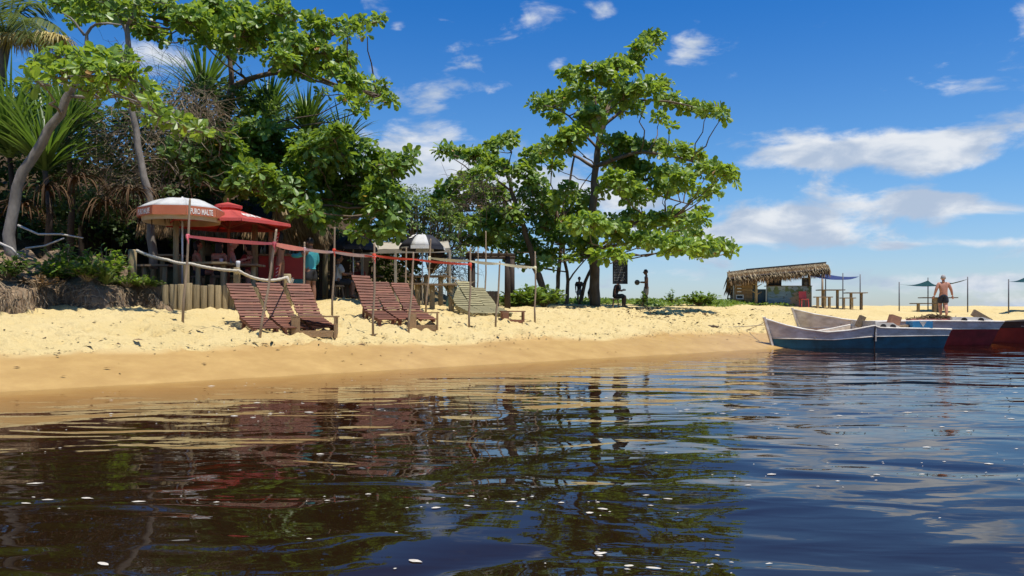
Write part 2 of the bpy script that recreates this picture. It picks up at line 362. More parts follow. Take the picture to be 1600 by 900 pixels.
def pad_points(pads, d, n_per, org, seed, thick=.9, hollow=.55, ds=0.0, cen=None):
    "rosette centres in flattened ellipsoids given as (px, py, rx, ry[, depth offset]) in photo pixels at distance d"
    g = np.random.default_rng(seed); C, O = [], []
    for pd in pads:
        px, py, rx, ry = pd[:4]; dd = pd[4] if len(pd) > 4 else g.uniform(-.35, .35)*rx/F*d
        if ds and len(pd) < 5: dd = ds*g.uniform(-1.6, .6)  # depth biased forward so crowns shade the ground in front
        c = np.array(P(px, py, d+dd)); r = np.array([rx/F*d, rx/F*d*thick, ry/F*d])
        if cen is not None: cen.append(c-np.array([0, 0, r[2]*.35]))
        n = max(2, int(n_per*r[0]*r[1]*4 + n_per*r[0]*r[2]*2))
        q = unit(g.normal(size=(n, 3))); q *= (hollow + (1-hollow)*g.random((n, 1))); q[:, 2] = np.where(q[:, 2] < -.5, -q[:, 2]*.6, q[:, 2])
        C.append(c + q*r); O.append(unit(q*np.array([1, 1, .8]) + np.array([0, 0, .55])))
    return np.concatenate(C), np.concatenate(O)
def rosettes(C, O, per, ln, seed, droop=.15):
    "leaf arrays for whorls of leaves round twig tips"
    g = np.random.default_rng(seed); n = len(C)
    ax = unit(O + g.normal(size=(n, 3))*.35); ax[:, 2] = np.abs(ax[:, 2])*.8+.2; ax = unit(ax)
    t1 = unit(np.cross(ax, unit(g.normal(size=(n, 3))))); t2 = np.cross(ax, t1)
    a = (np.arange(per)[None]*(2*math.pi/per) + g.random((n, 1))*6.28 + g.normal(size=(n, per))*.25)[..., None]
    lift = g.normal(.22, .34, (n, per, 1))
    D = unit(np.cos(a)*t1[:, None] + np.sin(a)*t2[:, None] + ax[:, None]*lift); D[..., 2] -= droop*g.random((n, per)); D = unit(D)
    N = unit(ax[:, None] - D*(ax[:, None]*D).sum(-1, keepdims=True) + g.normal(size=(n, per, 3))*.28)
    L = ln*g.uniform(.45, 1.15, (n, per))*g.uniform(.75, 1.2, (n, 1)); Pp = C[:, None] + D*(.04+.03*g.random((n, per, 1)))
    return Pp.reshape(-1, 3), D.reshape(-1, 3), N.reshape(-1, 3), L.ravel()
def limb(name, parent, pts, r0, r1, d, m='bark', n=9, wob=.04, seed=0):
    "trunk or limb from photo pixels (px, py[, depth offset]) at distance d"
    g = random.Random(seed+len(pts)*7+int(pts[0][0])); q = [P(p[0], p[1], d+(p[2] if len(p) > 2 else 0)) for p in pts]
    path = []
    for a, b in zip(q[:-1], q[1:]):
        k = max(2, int((b-a).length/.35))
        for i in range(k): path.append(a.lerp(b, i/k))
    path.append(q[-1])
    for _ in range(2): path = [path[0]]+[(path[i-1]+path[i]*2+path[i+1])/4 for i in range(1, len(path)-1)]+[path[-1]]
    path = [p+Vector((g.uniform(-1, 1), g.uniform(-1, 1), 0))*wob*(0 if i == 0 else 1) for i, p in enumerate(path)]
    rad = [(r0+(r1-r0)*i/(len(path)-1))*(g.uniform(.94, 1.06)) for i in range(len(path))]
    b = MB().tube(path, rad, n); return b.build(name, m, parent, smooth=True), path
def tree(name, label, base, d, trunks, branches, pads, leafm, ln, dens, per=8, seed=1, m='bark', group=None, singles=0, cat='tree', twig=True, hollow=.55, V0=LEAF_V, F0=LEAF_F, wide=1.0, ds=0.0):
    root = thing(name, base, label, cat, group); nodes = []
    for i, (pts, r0, r1) in enumerate(trunks):
        o, path = limb('trunk', root, pts, r0, r1, d, m, 10, seed=seed+i); nodes += path[len(path)//3:]
    for i, (pts, r0, r1) in enumerate(branches):
        o, path = limb('limb', root, pts, r0, r1, d, m, 6, seed=seed+50+i); nodes += path
    cen = []; C, O = pad_points(pads, d, dens, base, seed, hollow=hollow, ds=ds, cen=cen)
    if ds:                                                        # a bough from the nearest limb into every spray of leaves
        b = MB(); N = np.array([tuple(p) for p in nodes]); ext = []; g = random.Random(seed)
        for c in cen:
            q = N-c; j = int((np.linalg.norm(q, axis=1)+3.5*np.maximum(q[:, 2], 0)).argmin()); a, e = Vector(N[j]), Vector(c); L_ = (e-a).length; path = [a.lerp(e, k/5)+Vector((g.uniform(-1, 1), g.uniform(-1, 1), g.uniform(-1, .3)))*.05*L_*math.sin(math.pi*k/5) for k in range(6)]
            r0 = min(.034, .014+.009*L_); b.tube(path, [r0*(1-.12*k) for k in range(6)], 5, False); ext += path[2:]
        tag(b.build('boughs', m, root, smooth=True), kind='stuff'); nodes += ext
    if twig and nodes:                                            # twigs from the limbs out to the leaf whorls
        g = np.random.default_rng(seed+9); N = np.array([tuple(p) for p in nodes]); b = MB(); sel = g.permutation(len(C))[:min(len(C), 260)]
        for i in sel:
            dist = np.linalg.norm(N-C[i], axis=1); j = int(dist.argmin())
            if dist[j] > 2.6: continue
            a, e = Vector(N[j]), Vector(C[i]); mid = a.lerp(e, .55)+Vector((g.normal()*.1, g.normal()*.1, -.08*dist[j]))
            b.tube([a, mid, e], [.02, .014, .008], 4, False)
        if b.v: tag(b.build('twigs', m, root), kind='stuff')
    Pp, D, N, L = rosettes(C, O, per, ln, seed+1)
    keep = np.ones(len(Pp), bool); big = []
    if singles:
        order = np.argsort(Pp[:, 1] - L*20)[:singles]; keep[order] = False; big = order
    me = leaves_mesh('crown', (Pp-np.array(base))[keep], D[keep], N[keep], L[keep], leafm, V0, F0, wide)
    cr = link('crown', me, root); tag(cr, kind='stuff')
    if len(big):
        one = leaves_mesh('leaf', np.zeros((1, 3)), np.array([[0, 1., 0]]), np.array([[0, 0, 1.]]), np.ones(1), leafm, V0, F0, wide)
        for i in big:
            y = Vector(D[i]).normalized(); x = y.cross(Vector(N[i])).normalized(); z = x.cross(y); l = L[i]; c = Vector(Pp[i])-Vector(base)
            o = bpy.data.objects.new('leaf', one); col.objects.link(o); o.parent = cr
            o.matrix_basis = Matrix(((x.x*l, y.x*l, z.x*l, c.x), (x.y*l, y.y*l, z.y*l, c.y), (x.z*l, y.z*l, z.z*l, c.z), (0, 0, 0, 1)))
    return root
def zp(lst, x0, y0, k, s=1.0): return [(x0+a/k, y0+b/k, c/k*s, e/k*s) for a, b, c, e in lst]
# main almond tree, tiers of horizontal branches
main_pads = zp([(770, 72, 38, 28), (725, 110, 45, 30), (690, 160, 40, 30), (640, 170, 50, 30), (560, 185, 55, 28), (480, 195, 42, 20), (610, 205, 45, 22),
    (375, 305, 42, 40), (440, 290, 50, 34), (500, 265, 55, 34), (590, 300, 65, 40), (540, 345, 50, 34), (660, 265, 55, 34), (740, 255, 55, 34), (795, 235, 40, 24), (820, 290, 50, 26), (890, 310, 45, 20), (960, 320, 40, 16), (1010, 335, 24, 18), (790, 350, 26, 20), (820, 378, 16, 13), (690, 320, 45, 28), (530, 385, 40, 24), (430, 350, 40, 22),
    (480, 415, 45, 24), (420, 455, 52, 32), (350, 490, 46, 40), (310, 545, 44, 40), (430, 520, 28, 24), (640, 430, 55, 22), (700, 450, 55, 30), (780, 455, 55, 30), (850, 470, 46, 30), (905, 490, 46, 30), (960, 530, 46, 30), (1010, 540, 40, 26), (1045, 570, 16, 20), (980, 600, 26, 22), (620, 500, 50, 44), (680, 520, 55, 44), (740, 550, 55, 44), (640, 580, 55, 44), (705, 620, 62, 44), (800, 600, 50, 34), (865, 580, 44, 34), (930, 620, 30, 22), (940, 672, 24, 20), (830, 540, 44, 30),
    (520, 640, 50, 36), (460, 610, 34, 34), (430, 640, 30, 34), (460, 730, 55, 30), (405, 745, 40, 28), (540, 725, 55, 30), (620, 730, 62, 34), (700, 700, 50, 34), (780, 715, 60, 34), (850, 700, 52, 34), (915, 715, 34, 24), (880, 760, 52, 26), (800, 785, 60, 26), (720, 780, 60, 24), (650, 765, 50, 28), (865, 805, 55, 18), (935, 800, 46, 24), (1000, 800, 42, 24), (1048, 820, 20, 14), (930, 838, 16, 9), (640, 835, 34, 16), (495, 800, 36, 24), (590, 830, 26, 20), (470, 845, 24, 14), (400, 860, 22, 12)], 680, 30, 2.25, 1.0)
_g = random.Random(5); main_pads = [(p+(_g.uniform(-8.0, 1.5),) if p[1] > 290 and p[0] > 890 else p) for p in main_pads]   # low tiers stretched forward so they cast shade on the sand
D6 = 34.0
b6 = on_ground(930, 479, 20, 50); D6 = b6.y
tree('almond_tree', 'tallest almond tree with tiered branches above the ball holder and hanging board', b6, D6,
     [([(930, 482), (929, 420), (925, 330), (931, 255), (940, 200), (952, 165)], .24, .10)],
     [([(952, 165), (975, 120), (1010, 85), (1030, 62)], .07, .02), ([(940, 200), (990, 155), (1060, 160), (1120, 178)], .07, .02), ([(936, 235, -.3), (880, 170, -.8), (850, 165, -1)], .06, .02), ([(940, 205), (920, 110), (900, 110)], .06, .02),
      ([(930, 260, -.3), (1000, 235, -.9), (1080, 250, -1.2), (1140, 280, -1)], .10, .02), ([(928, 290), (1010, 300, .8), (1080, 320, 1.2)], .09, .02), ([(929, 262), (880, 232, .3), (830, 255, .6)], .08, .02),
      ([(928, 400), (960, 375, -.6), (1010, 335, -1), (1050, 340, -1.2)], .09, .03), ([(928, 390, .2), (1010, 375, .5), (1080, 375, .5), (1145, 392, .3)], .09, .02), ([(927, 385), (890, 360, -.5), (865, 355, -.8)], .06, .02), ([(929, 400, .2), (900, 395, .8), (870, 405, 1)], .05, .02)],
     main_pads, 'almond_leaf', .30, 21, 8, 21, singles=220, ds=3.4)
# the smaller trees beside it
b5 = on_ground(856, 477, 18, 45); d5 = b5.y
tree('almond_tree', 'leaning almond tree with a slanting trunk behind the barrier poles', b5, d5,
     [([(857, 478), (840, 430), (818, 355), (800, 300), (790, 260)], .15, .07)],
     [([(800, 300), (760, 270), (730, 250), (700, 240)], .05, .02), ([(805, 310), (750, 330), (710, 330)], .05, .02), ([(793, 270), (800, 235), (798, 218)], .04, .015), ([(815, 350), (770, 370), (750, 375)], .04, .015)],
     zp([(35, 465, 28, 20), (80, 475, 36, 20), (140, 480, 40, 22), (200, 455, 36, 26), (250, 425, 34, 18), (280, 412, 16, 12), (190, 505, 44, 26), (120, 560, 40, 28), (80, 590, 40, 30), (170, 550, 40, 30), (235, 530, 36, 36), (40, 640, 50, 34), (130, 640, 50, 34), (200, 690, 60, 36), (50, 700, 50, 30), (130, 725, 56, 30), (220, 745, 55, 34), (262, 690, 44, 36), (20, 600, 24, 20), (170, 790, 40, 26), (100, 780, 40, 22), (230, 620, 44, 34), (160, 610, 44, 30)], 680, 30, 2.25, 1.0), 'almond_leaf', .28, 26, 8, 31, singles=80, ds=2.2)
b5b = on_ground(878, 478, 24, 50); d5b = b5b.y+1.5
tree('almond_tree', 'bushy almond tree with two thin upright trunks between the leaning tree and the tall tree', G(876, d5b), d5b,
     [([(868, 480), (872, 430), (878, 350), (892, 270), (897, 240)], .10, .04), ([(884, 480), (888, 440), (880, 380), (870, 330)], .09, .04), ([(905, 480), (915, 440), (935, 390)], .09, .05)],
     [([(880, 340), (910, 290), (925, 270)], .04, .015), ([(876, 370), (845, 340), (830, 320)], .04, .015), ([(888, 440), (905, 415), (920, 400)], .04, .02)],
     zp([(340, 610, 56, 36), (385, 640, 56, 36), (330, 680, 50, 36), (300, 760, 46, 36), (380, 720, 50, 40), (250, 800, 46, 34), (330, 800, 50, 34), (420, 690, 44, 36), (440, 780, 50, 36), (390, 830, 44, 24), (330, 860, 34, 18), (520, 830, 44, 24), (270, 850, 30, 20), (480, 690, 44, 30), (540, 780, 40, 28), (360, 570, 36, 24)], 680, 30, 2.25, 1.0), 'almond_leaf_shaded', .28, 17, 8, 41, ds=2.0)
# big tree on the left with its fork
L3 = zp([(100, 40, 80, 44), (230, 60, 70, 44), (30, 60, 60, 40), (380, 15, 60, 26), (420, 60, 54, 34), (330, 100, 80, 44), (230, 150, 80, 50), (330, 190, 80, 44), (430, 130, 60, 44), (470, 200, 64, 40), (565, 105, 42, 30), (620, 130, 42, 28), (680, 120, 40, 24), (740, 130, 40, 24), (800, 110, 40, 20), (870, 98, 38, 22), (730, 162, 26, 18), (822, 165, 14, 20), (600, 75, 20, 16), (560, 200, 54, 40), (620, 240, 54, 34), (690, 280, 54, 38), (730, 270, 36, 30), (600, 300, 60, 40), (680, 350, 54, 40), (740, 390, 54, 34), (800, 400, 50, 30), (860, 440, 50, 30), (915, 475, 44, 20), (900, 400, 26, 16), (800, 490, 34, 26), (710, 465, 34, 26), (500, 280, 60, 44), (400, 270, 60, 36), (520, 350, 64, 30), (440, 330, 50, 30), (250, 250, 50, 40), (610, 440, 24, 16), (780, 520, 24, 14)], 300, 0, 3)
L3 += zp([(250, 10, 40, 20), (330, 25, 70, 34), (420, 55, 70, 34), (500, 50, 70, 44), (600, 60, 70, 44), (640, 115, 60, 36), (700, 150, 54, 34), (740, 190, 36, 26), (800, 60, 70, 50), (900, 90, 80, 50), (860, 150, 50, 30), (1000, 140, 70, 50), (1100, 100, 70, 50), (1150, 220, 50, 50), (1060, 230, 40, 30), (960, 200, 50, 26), (700, 20, 60, 30), (350, 90, 40, 20)], 0, 0, 3)
d3 = 24.5; b3 = G(338, d3)
tree('almond_tree', 'largest almond tree on the left with a forked trunk reaching over the beach bar', b3, d3,
     [([(330, 400), (338, 300), (348, 215), (358, 160), (362, 135)], .19, .13)],
     [([(362, 138), (358, 90), (356, 50), (352, 20)], .09, .03), ([(362, 138), (385, 125), (420, 112), (470, 112), (530, 135), (590, 150)], .10, .02), ([(420, 112), (480, 70), (540, 45), (595, 33)], .06, .015), ([(357, 70, -.5), (300, 40, -1), (240, 25, -1.4), (140, 20, -1.2)], .06, .015), ([(356, 50), (400, 20), (450, 8)], .05, .015), ([(357, 90, -.3), (330, 55, -.8), (290, 45, -1.2)], .05, .015)],
     L3, 'almond_leaf', .25, 30, 8, 51, singles=260, ds=2.2)
# slim leaning tree in front of the thicket
b1 = on_ground(17, 482, 10, 30); d1 = 16.8; b1 = G(15, d1)
tree('leaning_tree', 'slim tree with a smooth bent grey trunk leaning over the earth bank', b1, d1,
     [([(18, 420), (17, 340), (24, 295), (50, 245), (80, 200), (105, 155), (122, 120)], .125, .075)],
     [([(122, 122), (133, 80), (132, 50), (150, 35), (185, 38)], .05, .02), ([(110, 150), (160, 155), (205, 150)], .04, .012), ([(120, 125), (160, 105), (195, 95)], .04, .012), ([(132, 55), (120, 35), (100, 20)], .03, .012), ([(205, 150), (260, 185), (310, 205)], .03, .008)],
     zp([(200, 300, 60, 40), (160, 335, 34, 24), (300, 270, 70, 40), (370, 285, 60, 50), (420, 335, 70, 50), (480, 280, 50, 34), (560, 265, 54, 34), (605, 290, 44, 34), (560, 355, 70, 50), (640, 360, 50, 44), (665, 420, 50, 44), (480, 420, 70, 40), (300, 350, 70, 40), (200, 390, 40, 24), (620, 490, 60, 30), (740, 545, 50, 30), (820, 575, 44, 22), (880, 590, 40, 20), (945, 610, 40, 18), (700, 500, 40, 26)], 0, 0, 3), 'almond_leaf', .22, 32, 8, 61, m='bark_grey', singles=160, ds=1.2)
d2 = 19.5
tree('slender_tree', 'slender tree with a pale mottled upright trunk rising through the dry thicket', G(232, d2), d2,
     [([(240, 420), (232, 300), (215, 230), (204, 170), (201, 110), (199, 40)], .10, .06)], [([(201, 60), (180, 20), (165, -10)], .04, .02), ([(200, 40), (215, 5), (225, -20)], .04, .02)],
     [(190, 5, 40, 14), (150, -10, 40, 14), (230, -8, 40, 16), (200, 30, 26, 10)], 'almond_leaf_shaded', .25, 6, 8, 71, m='bark_grey')
# broad low tree hanging over the bar
L4 = [(300, 240, 40, 28), (350, 248, 46, 34), (400, 238, 46, 34), (440, 258, 50, 40), (398, 285, 42, 32), (450, 305, 46, 32), (500, 250, 50, 40), (500, 298, 50, 42), (540, 270, 46, 40), (550, 325, 50, 38), (580, 298, 46, 42), (604, 340, 30, 34), (590, 262, 36, 24), (612, 260, 26, 16), (632, 253, 20, 12), (648, 246, 9, 9), (560, 240, 36, 22), (268, 252, 26, 20), (330, 280, 36, 20), (478, 330, 24, 14), (480, 225, 36, 22), (505, 345, 26, 14), (420, 322, 14, 12), (486, 345, 10, 10), (600, 310, 34, 34), (525, 215, 30, 18), (400, 205, 40, 18), (345, 225, 30, 16), (570, 362, 26, 12), (610, 365, 22, 12)]
d4 = 22.3
tree('almond_tree', 'low spreading almond tree whose dark glossy crown hangs over the red umbrella and bar roof', G(440, 25.3), d4,
     [([(440, 440, 3), (445, 360, 2.6), (440, 300, 1.5), (445, 270, .8)], .16, .1)],
     [([(445, 275, .8), (380, 250), (310, 245, -.3)], .07, .02), ([(445, 275, .8), (520, 260), (590, 262, -.2), (645, 246, -.3)], .08, .015), ([(440, 300, 1.2), (520, 310), (590, 330)], .07, .02)],
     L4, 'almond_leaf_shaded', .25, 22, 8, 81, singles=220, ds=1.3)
# small-leaved bushes and trees further back
def shrub(name, label, cat, px, py, d, pads, leafm, ln, dens, per, seed, group=None, thick=.02):
    return tree(name, label, G(px, d), d, [([(px, py), (px+2, py-18), (px-1, py-36)], thick*2, thick)], [([(px, py-12), (px+14, py-40)], thick, .008), ([(px, py-16), (px-14, py-44)], thick, .008)], pads, leafm, ln, dens, per, seed, group=group, cat=cat, hollow=.3, V0=OVAL_V, F0=OVAL_F, wide=1.2)
shrub('bushy_tree', 'yellow green small-leaved tree rising behind the black and white umbrella', 'tree', 655, 470, 27.5, [(640, 310, 34, 22), (665, 330, 36, 26), (690, 350, 30, 24), (640, 345, 36, 26), (668, 372, 34, 18), (700, 372, 26, 18), (620, 320, 26, 20), (715, 350, 20, 18), (700, 325, 20, 14), (640, 380, 30, 20)], 'small_leaf', .14, 16, 9, 91, thick=.06)
shrub('bushy_tree', 'dark green round-topped tree just visible above the low almond tree', 'tree', 640, 470, 33, [(630, 300, 22, 14), (650, 298, 18, 12), (615, 308, 20, 14), (672, 308, 18, 12)], 'thicket_leaf', .16, 12, 9, 92, thick=.06)
mat('dry_twig', (.30, .235, .15), (.15, .105, .06), .9, 20, island=.5)
mat('dark_twig', (.10, .07, .05), (.05, .035, .025), .9, 20, island=.5)
# ------------------------------------------------------------------ thicket on the rise behind the bar
def strap_clump(name, label, c, n, ln, wd, leafm, seed, cat='plant', group=None, up=.9, droop=1.0, kinds=None, parent=None):
    "clump of long arching strap leaves (screw pine, grass): each leaf a ribbon of five segments"
    g = np.random.default_rng(seed); V, Fc = [], []
    c = Vector(c)
    for i in range(n):
        a = g.uniform(0, 6.283); e = g.uniform(.15, 1.0)**.7*up; d = Vector((math.cos(a)*math.cos(e*1.4), math.sin(a)*math.cos(e*1.4), math.sin(e*1.4)))
        side = d.cross(Vector((0, 0, 1))).normalized(); L = ln*g.uniform(.6, 1.15); k = 6; p = Vector((d.x*.05, d.y*.05, g.uniform(0, .3)*ln*.3)); o = len(V)
        for j in range(k+1):
            t = j/k; w = wd*(1-t**2.2)*.5+.002
            V += [p-side*w+Vector((0, 0, w*.5)), p+side*w+Vector((0, 0, w*.5))]
            p = p+d*(L/k); d = (d+Vector((0, 0, -.22*droop*(.4+t)))).normalized()
        for j in range(k): Fc.append((o+2*j, o+2*j+1, o+2*j+3, o+2*j+2))
    root = parent or thing(name, c, label, cat, group)
    ob = link('foliage', mesh('foliage', [v+(c-ORG[root.name]) for v in V], Fc, leafm), root); tag(ob, kind='stuff')
    return root
def pandan(label, px, py, d, n, ln, seed, base_py=None):
    c = P(px, py, d); r = strap_clump('screw_pine', label, c, n, ln, .085, 'strap_leaf', seed, 'plant', None, .95, .8)
    b = P(px+4, base_py or py+60, d+.1); MB().tube([b, b.lerp(c, .5)+Vector((.1, 0, 0)), c+Vector((0, 0, .1))], [.09, .075, .06], 8).build('stem', 'dark_twig', r, smooth=True); return r
pandan('screw pine with long dark strap leaves behind the bent grey trunk', 70, 270, 19.5, 150, 2.3, 1, 400)
pandan('screw pine clump growing at the far left edge under the yellow palm', 15, 250, 20.5, 160, 2.6, 2, 400)
pandan('screw pine with drooping leaves between the bent trunk and the dry thicket', 105, 215, 21, 130, 2.2, 3, 400)
pandan('screw pine tuft showing against the sky beside the forked trunk', 318, 158, 26.5, 130, 2.0, 4, 330)
pandan('screw pine tuft pointing up at the end of the low almond tree', 535, 235, 26, 90, 1.5, 5, 330)
pandan('yellow green screw pine hanging over the low almond crown', 480, 215, 25.5, 150, 1.7, 6, 330)
pandan('screw pine half hidden under the forked trunk', 420, 190, 26.5, 140, 1.8, 7, 330)
leafmat('dead_leaf', (.05, .026, .013), (.11, .065, .032), (.05, .03, .01), .85, .45, .08, .12)  # brown darkened further for the shade these leaves hang in
# coconut palm in the top corner
pr = thing('coconut_palm', G(20, 23), 'coconut palm with blue green fronds and a yellow straw skirt in the corner', 'palm')
pt = P(10, 60, 23)
MB().tube([G(-30, 23), P(-20, 250, 23), P(-2, 130, 23), pt], [.2, .17, .15, .14], 10).build('trunk', 'bark_grey', pr, smooth=True)
def frond(root, tip, start, m, seed, sag=.6, n=46, ll=.75):
    g = np.random.default_rng(seed); a, e = Vector(start), Vector(tip); Pp, D, N, L = [], [], [], []; path = []
    for i in range(13):
        t = i/12; path.append(a.lerp(e, t)+Vector((0, 0, sag*math.sin(math.pi*t)*.9)))
    MB().tube(path, [.035*(1-.8*i/12) for i in range(13)], 5).build('rib', 'palm_leaf', root)
    for i in range(n):
        t = .1+.9*i/n; k = min(11, int(t*12)); p = path[k].lerp(path[k+1], t*12-k); ax = (path[k+1]-path[k]).normalized(); sd_ = ax.cross(Vector((0, 0, 1))).normalized()
        for s in (-1, 1):
            Pp.append(tuple(p)); D.append(tuple(sd_*s*.75+ax*.55+Vector((0, 0, -.45*g.uniform(.5, 1.3))))); N.append((0, .1, 1)); L.append(ll*(1-.55*abs(t-.45))*g.uniform(.85, 1.1))
    V0 = np.array([(-.02, 0, 0), (.02, 0, 0), (-.032, .5, -.03), (.032, .5, -.03), (0, 1, -.16)]); F0 = np.array([(0, 1, 3), (0, 3, 2), (2, 3, 4)])
    me = leaves_mesh('frond', np.array(Pp)-np.array(ORG[root.name]), np.array(D), np.array(N), np.array(L), m, V0, F0); return tag(link('frond', me, root), kind='stuff')
for i, (tx, ty, dd, sg) in enumerate([(95, 45, -.5, .5), (70, 10, .3, .5), (85, 75, -1.4, .7), (-60, 30, 0, .6), (30, -40, .4, .2), (55, -20, 1.4, .4), (-30, -30, -1, .4), (-40, 90, -1.5, .8), (45, 60, -2, .8)]):
    frond(pr, P(tx, ty, 23+dd), pt, 'palm_leaf', 100+i, sg)
for i in range(6):
    strap_clump('skirt', None, P(5+i*17, 58+4*(i % 2), 22.6-.1*i), 110, .75, .03, 'palm_straw', 200+i, parent=pr, up=.25, droop=3.2)
# dry hanging vines and twigs
def tangle(name, label, boxes, n, d, m, seed, r=.012):
    g = np.random.default_rng(seed); b = MB()
    for k in range(n):
        x0, y0, x1, y1 = boxes[k % len(boxes)]; px, py = g.uniform(x0, x1), g.uniform(y0, y1); p = P(px, py, d+g.uniform(-.8, .8)); a = g.uniform(0, 6.28); v = Vector((math.cos(a), g.normal()*.4, math.sin(a)*.9-.2)); pts = [p]
        for j in range(4): v = (v+Vector(g.normal(size=3))*.35+Vector((0, 0, -.08))).normalized(); p = p+v*g.uniform(.12, .34); pts.append(p)
        rr = r*g.uniform(.4, 1.1); b.tube(pts, [rr, rr, rr*.8, rr*.6, rr*.3], 3, False)
    o = b.build(name, m); return tag(o, label, 'vines', kind='stuff')
tangle('dry_vines', 'grey tangle of dry vines and twigs hanging in the thicket', [(120, 160, 250, 320), (150, 180, 330, 300), (270, 140, 340, 220)], 900, 20.8, 'dry_twig', 5)
tangle('bare_twigs', 'thin bare dark twigs against the sky between the slender trunk and forked trunk', [(130, 30, 300, 125), (200, 70, 330, 190)], 130, 23.4, 'dark_twig', 6, .007)
tangle('bare_twigs', 'bare brown twigs inside the crown of the leaning almond tree', [(715, 270, 790, 330), (685, 380, 730, 440)], 260, 27.0, 'dark_twig', 8, .012)
# dark undergrowth filling the rise
def mass(name, label, pads, d, leafm, ln, dens, per, seed, wide=1.2):
    C, O = pad_points(pads, d, dens, None, seed, hollow=.2); Pp, D, N, L = rosettes(C, O, per, ln, seed+1, .4)
    o0 = Pp.mean(0); o0[2] = Pp[:, 2].min(); me = leaves_mesh(name, Pp-o0, D, N, L, leafm, OVAL_V, OVAL_F, wide)
    return tag(link(name, me, None, tuple(o0)), label, 'undergrowth', kind='stuff')
g = np.random.default_rng(77)
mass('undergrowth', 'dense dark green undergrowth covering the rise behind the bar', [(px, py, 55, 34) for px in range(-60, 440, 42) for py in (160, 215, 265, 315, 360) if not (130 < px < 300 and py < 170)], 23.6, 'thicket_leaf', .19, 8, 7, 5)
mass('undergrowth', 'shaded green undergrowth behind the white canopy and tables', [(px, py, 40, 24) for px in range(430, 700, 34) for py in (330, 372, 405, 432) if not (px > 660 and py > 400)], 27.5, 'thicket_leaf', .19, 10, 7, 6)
mass('undergrowth', 'yellow green leafy undergrowth high under the forked tree', [(250, 150, 40, 24), (290, 175, 40, 24), (360, 200, 40, 24), (420, 170, 36, 20), (460, 180, 34, 24), (300, 130, 24, 14)], 24.8, 'small_leaf', .15, 12, 7, 7)
mass('undergrowth', 'leafy green bushes between the low almond tree and the leaning tree', [(610, 395, 26, 18), (585, 380, 24, 18), (640, 400, 24, 18), (600, 420, 24, 16), (725, 395, 22, 18), (700, 395, 18, 14)], 28.5, 'small_leaf', .18, 12, 7, 8)
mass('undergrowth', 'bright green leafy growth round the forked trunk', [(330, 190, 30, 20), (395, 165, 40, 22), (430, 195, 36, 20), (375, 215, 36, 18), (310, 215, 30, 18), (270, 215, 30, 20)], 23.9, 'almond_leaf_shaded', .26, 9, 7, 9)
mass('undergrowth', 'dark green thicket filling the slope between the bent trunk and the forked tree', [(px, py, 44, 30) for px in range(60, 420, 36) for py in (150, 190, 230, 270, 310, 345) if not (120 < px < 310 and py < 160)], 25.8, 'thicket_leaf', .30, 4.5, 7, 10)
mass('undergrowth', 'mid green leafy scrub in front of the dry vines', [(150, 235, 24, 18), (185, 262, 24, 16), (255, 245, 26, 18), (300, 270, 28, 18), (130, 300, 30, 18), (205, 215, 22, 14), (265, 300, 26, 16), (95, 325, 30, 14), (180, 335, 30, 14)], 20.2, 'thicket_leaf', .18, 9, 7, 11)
# dead brown leaves hanging under the screw pines
for i, (px, py) in enumerate([(70, 300), (120, 282), (165, 322), (35, 325), (205, 300), (238, 335)]):
    strap_clump('dead_leaves', ['brown dead strap leaves hanging behind the bent trunk', 'brown dead strap leaves hanging right of the bent trunk', 'brown dead strap leaves drooping at the middle of the dark hollow', 'brown dead strap leaves at the left of the dark hollow', 'brown dead strap leaves left of the striped umbrella', 'brown dead strap leaves just above the orange trimmed umbrella'][i], P(px, py, 18.8+.2*(i % 3)), 48, 1.1, .035, 'dead_leaf', 300+i, 'dead leaves', None, .3, 3.0)
# ------------------------------------------------------------------ earth bank along the beach
mat('bank_earth', (.30, .21, .125), (.13, .085, .05), .95, 5, .05, 9)
Vb, Fb = [], []; cols = list(range(-140, 292, 4)); prof = [(0, -.06), (.10, .12), (.16, .3), (.26, .42), (.5, .52), (1.0, .62), (1.8, .85), (3.0, 1.2)]
gb = np.random.default_rng(9)
for i, px in enumerate(cols):
    b = on_ground(px, 485 + 3*math.sin(px*.05)+(6 if px < 60 else 0)*(1-px/60 if px > 0 else 1)); e = min(1.0, max(0.0, (289-px)/50.)); nrm = Vector((-.66, .75, 0))
    for j, (o, h) in enumerate(prof):
        q = b + nrm*(o+.10*(vnoise(np.array(px*.06), np.array(j*.9+3.))-.5)) ; hh = h*e*(.85+.4*float(vnoise(np.array(px*.045), np.array(j*.5))))-(.05 if e < 1 else 0)
        Vb.append((q.x, q.y, b.z*(1 if o < 1 else 1)+hh+.05*float(vnoise(np.array(px*.21), np.array(j*1.7))-.5)))
nb = len(prof)
for i in range(len(cols)-1):
    for j in range(nb-1): Fb.append((i*nb+j, (i+1)*nb+j, (i+1)*nb+j+1, i*nb+j+1))
bb = MB(); bb.add(Vb, Fb); tag(bb.build('earth_bank', 'bank_earth', smooth=True), 'crumbling brown earth bank at the back of the beach with hanging roots', 'bank', kind='structure')
def bankpt(px, o, up=0.0):
    i = min(len(cols)-2, max(0, (px+140)//4)); j = min(nb-1, o); return Vector(Vb[int(i)*nb+j])+Vector((0, 0, up))
b = MB()
for k in range(900):                                              # roots and dry grass over the lip
    px = gb.uniform(-100, 270); p = bankpt(px, int(gb.integers(1, 5)), .02); v = Vector((gb.normal()*.5+.25, -.6, gb.uniform(-.8, .3))).normalized(); pts = [p]
    for j in range(3): pts.append(pts[-1]+v*gb.uniform(.05, .15)); v = (v+Vector((gb.normal()*.3, 0, -.35))).normalized()
    b.tube(pts, [.006, .006, .004, .002], 3, False)
tag(b.build('bank_roots', 'dry_twig'), 'straw coloured roots and dry grass hanging over the earth bank', 'roots', kind='stuff')
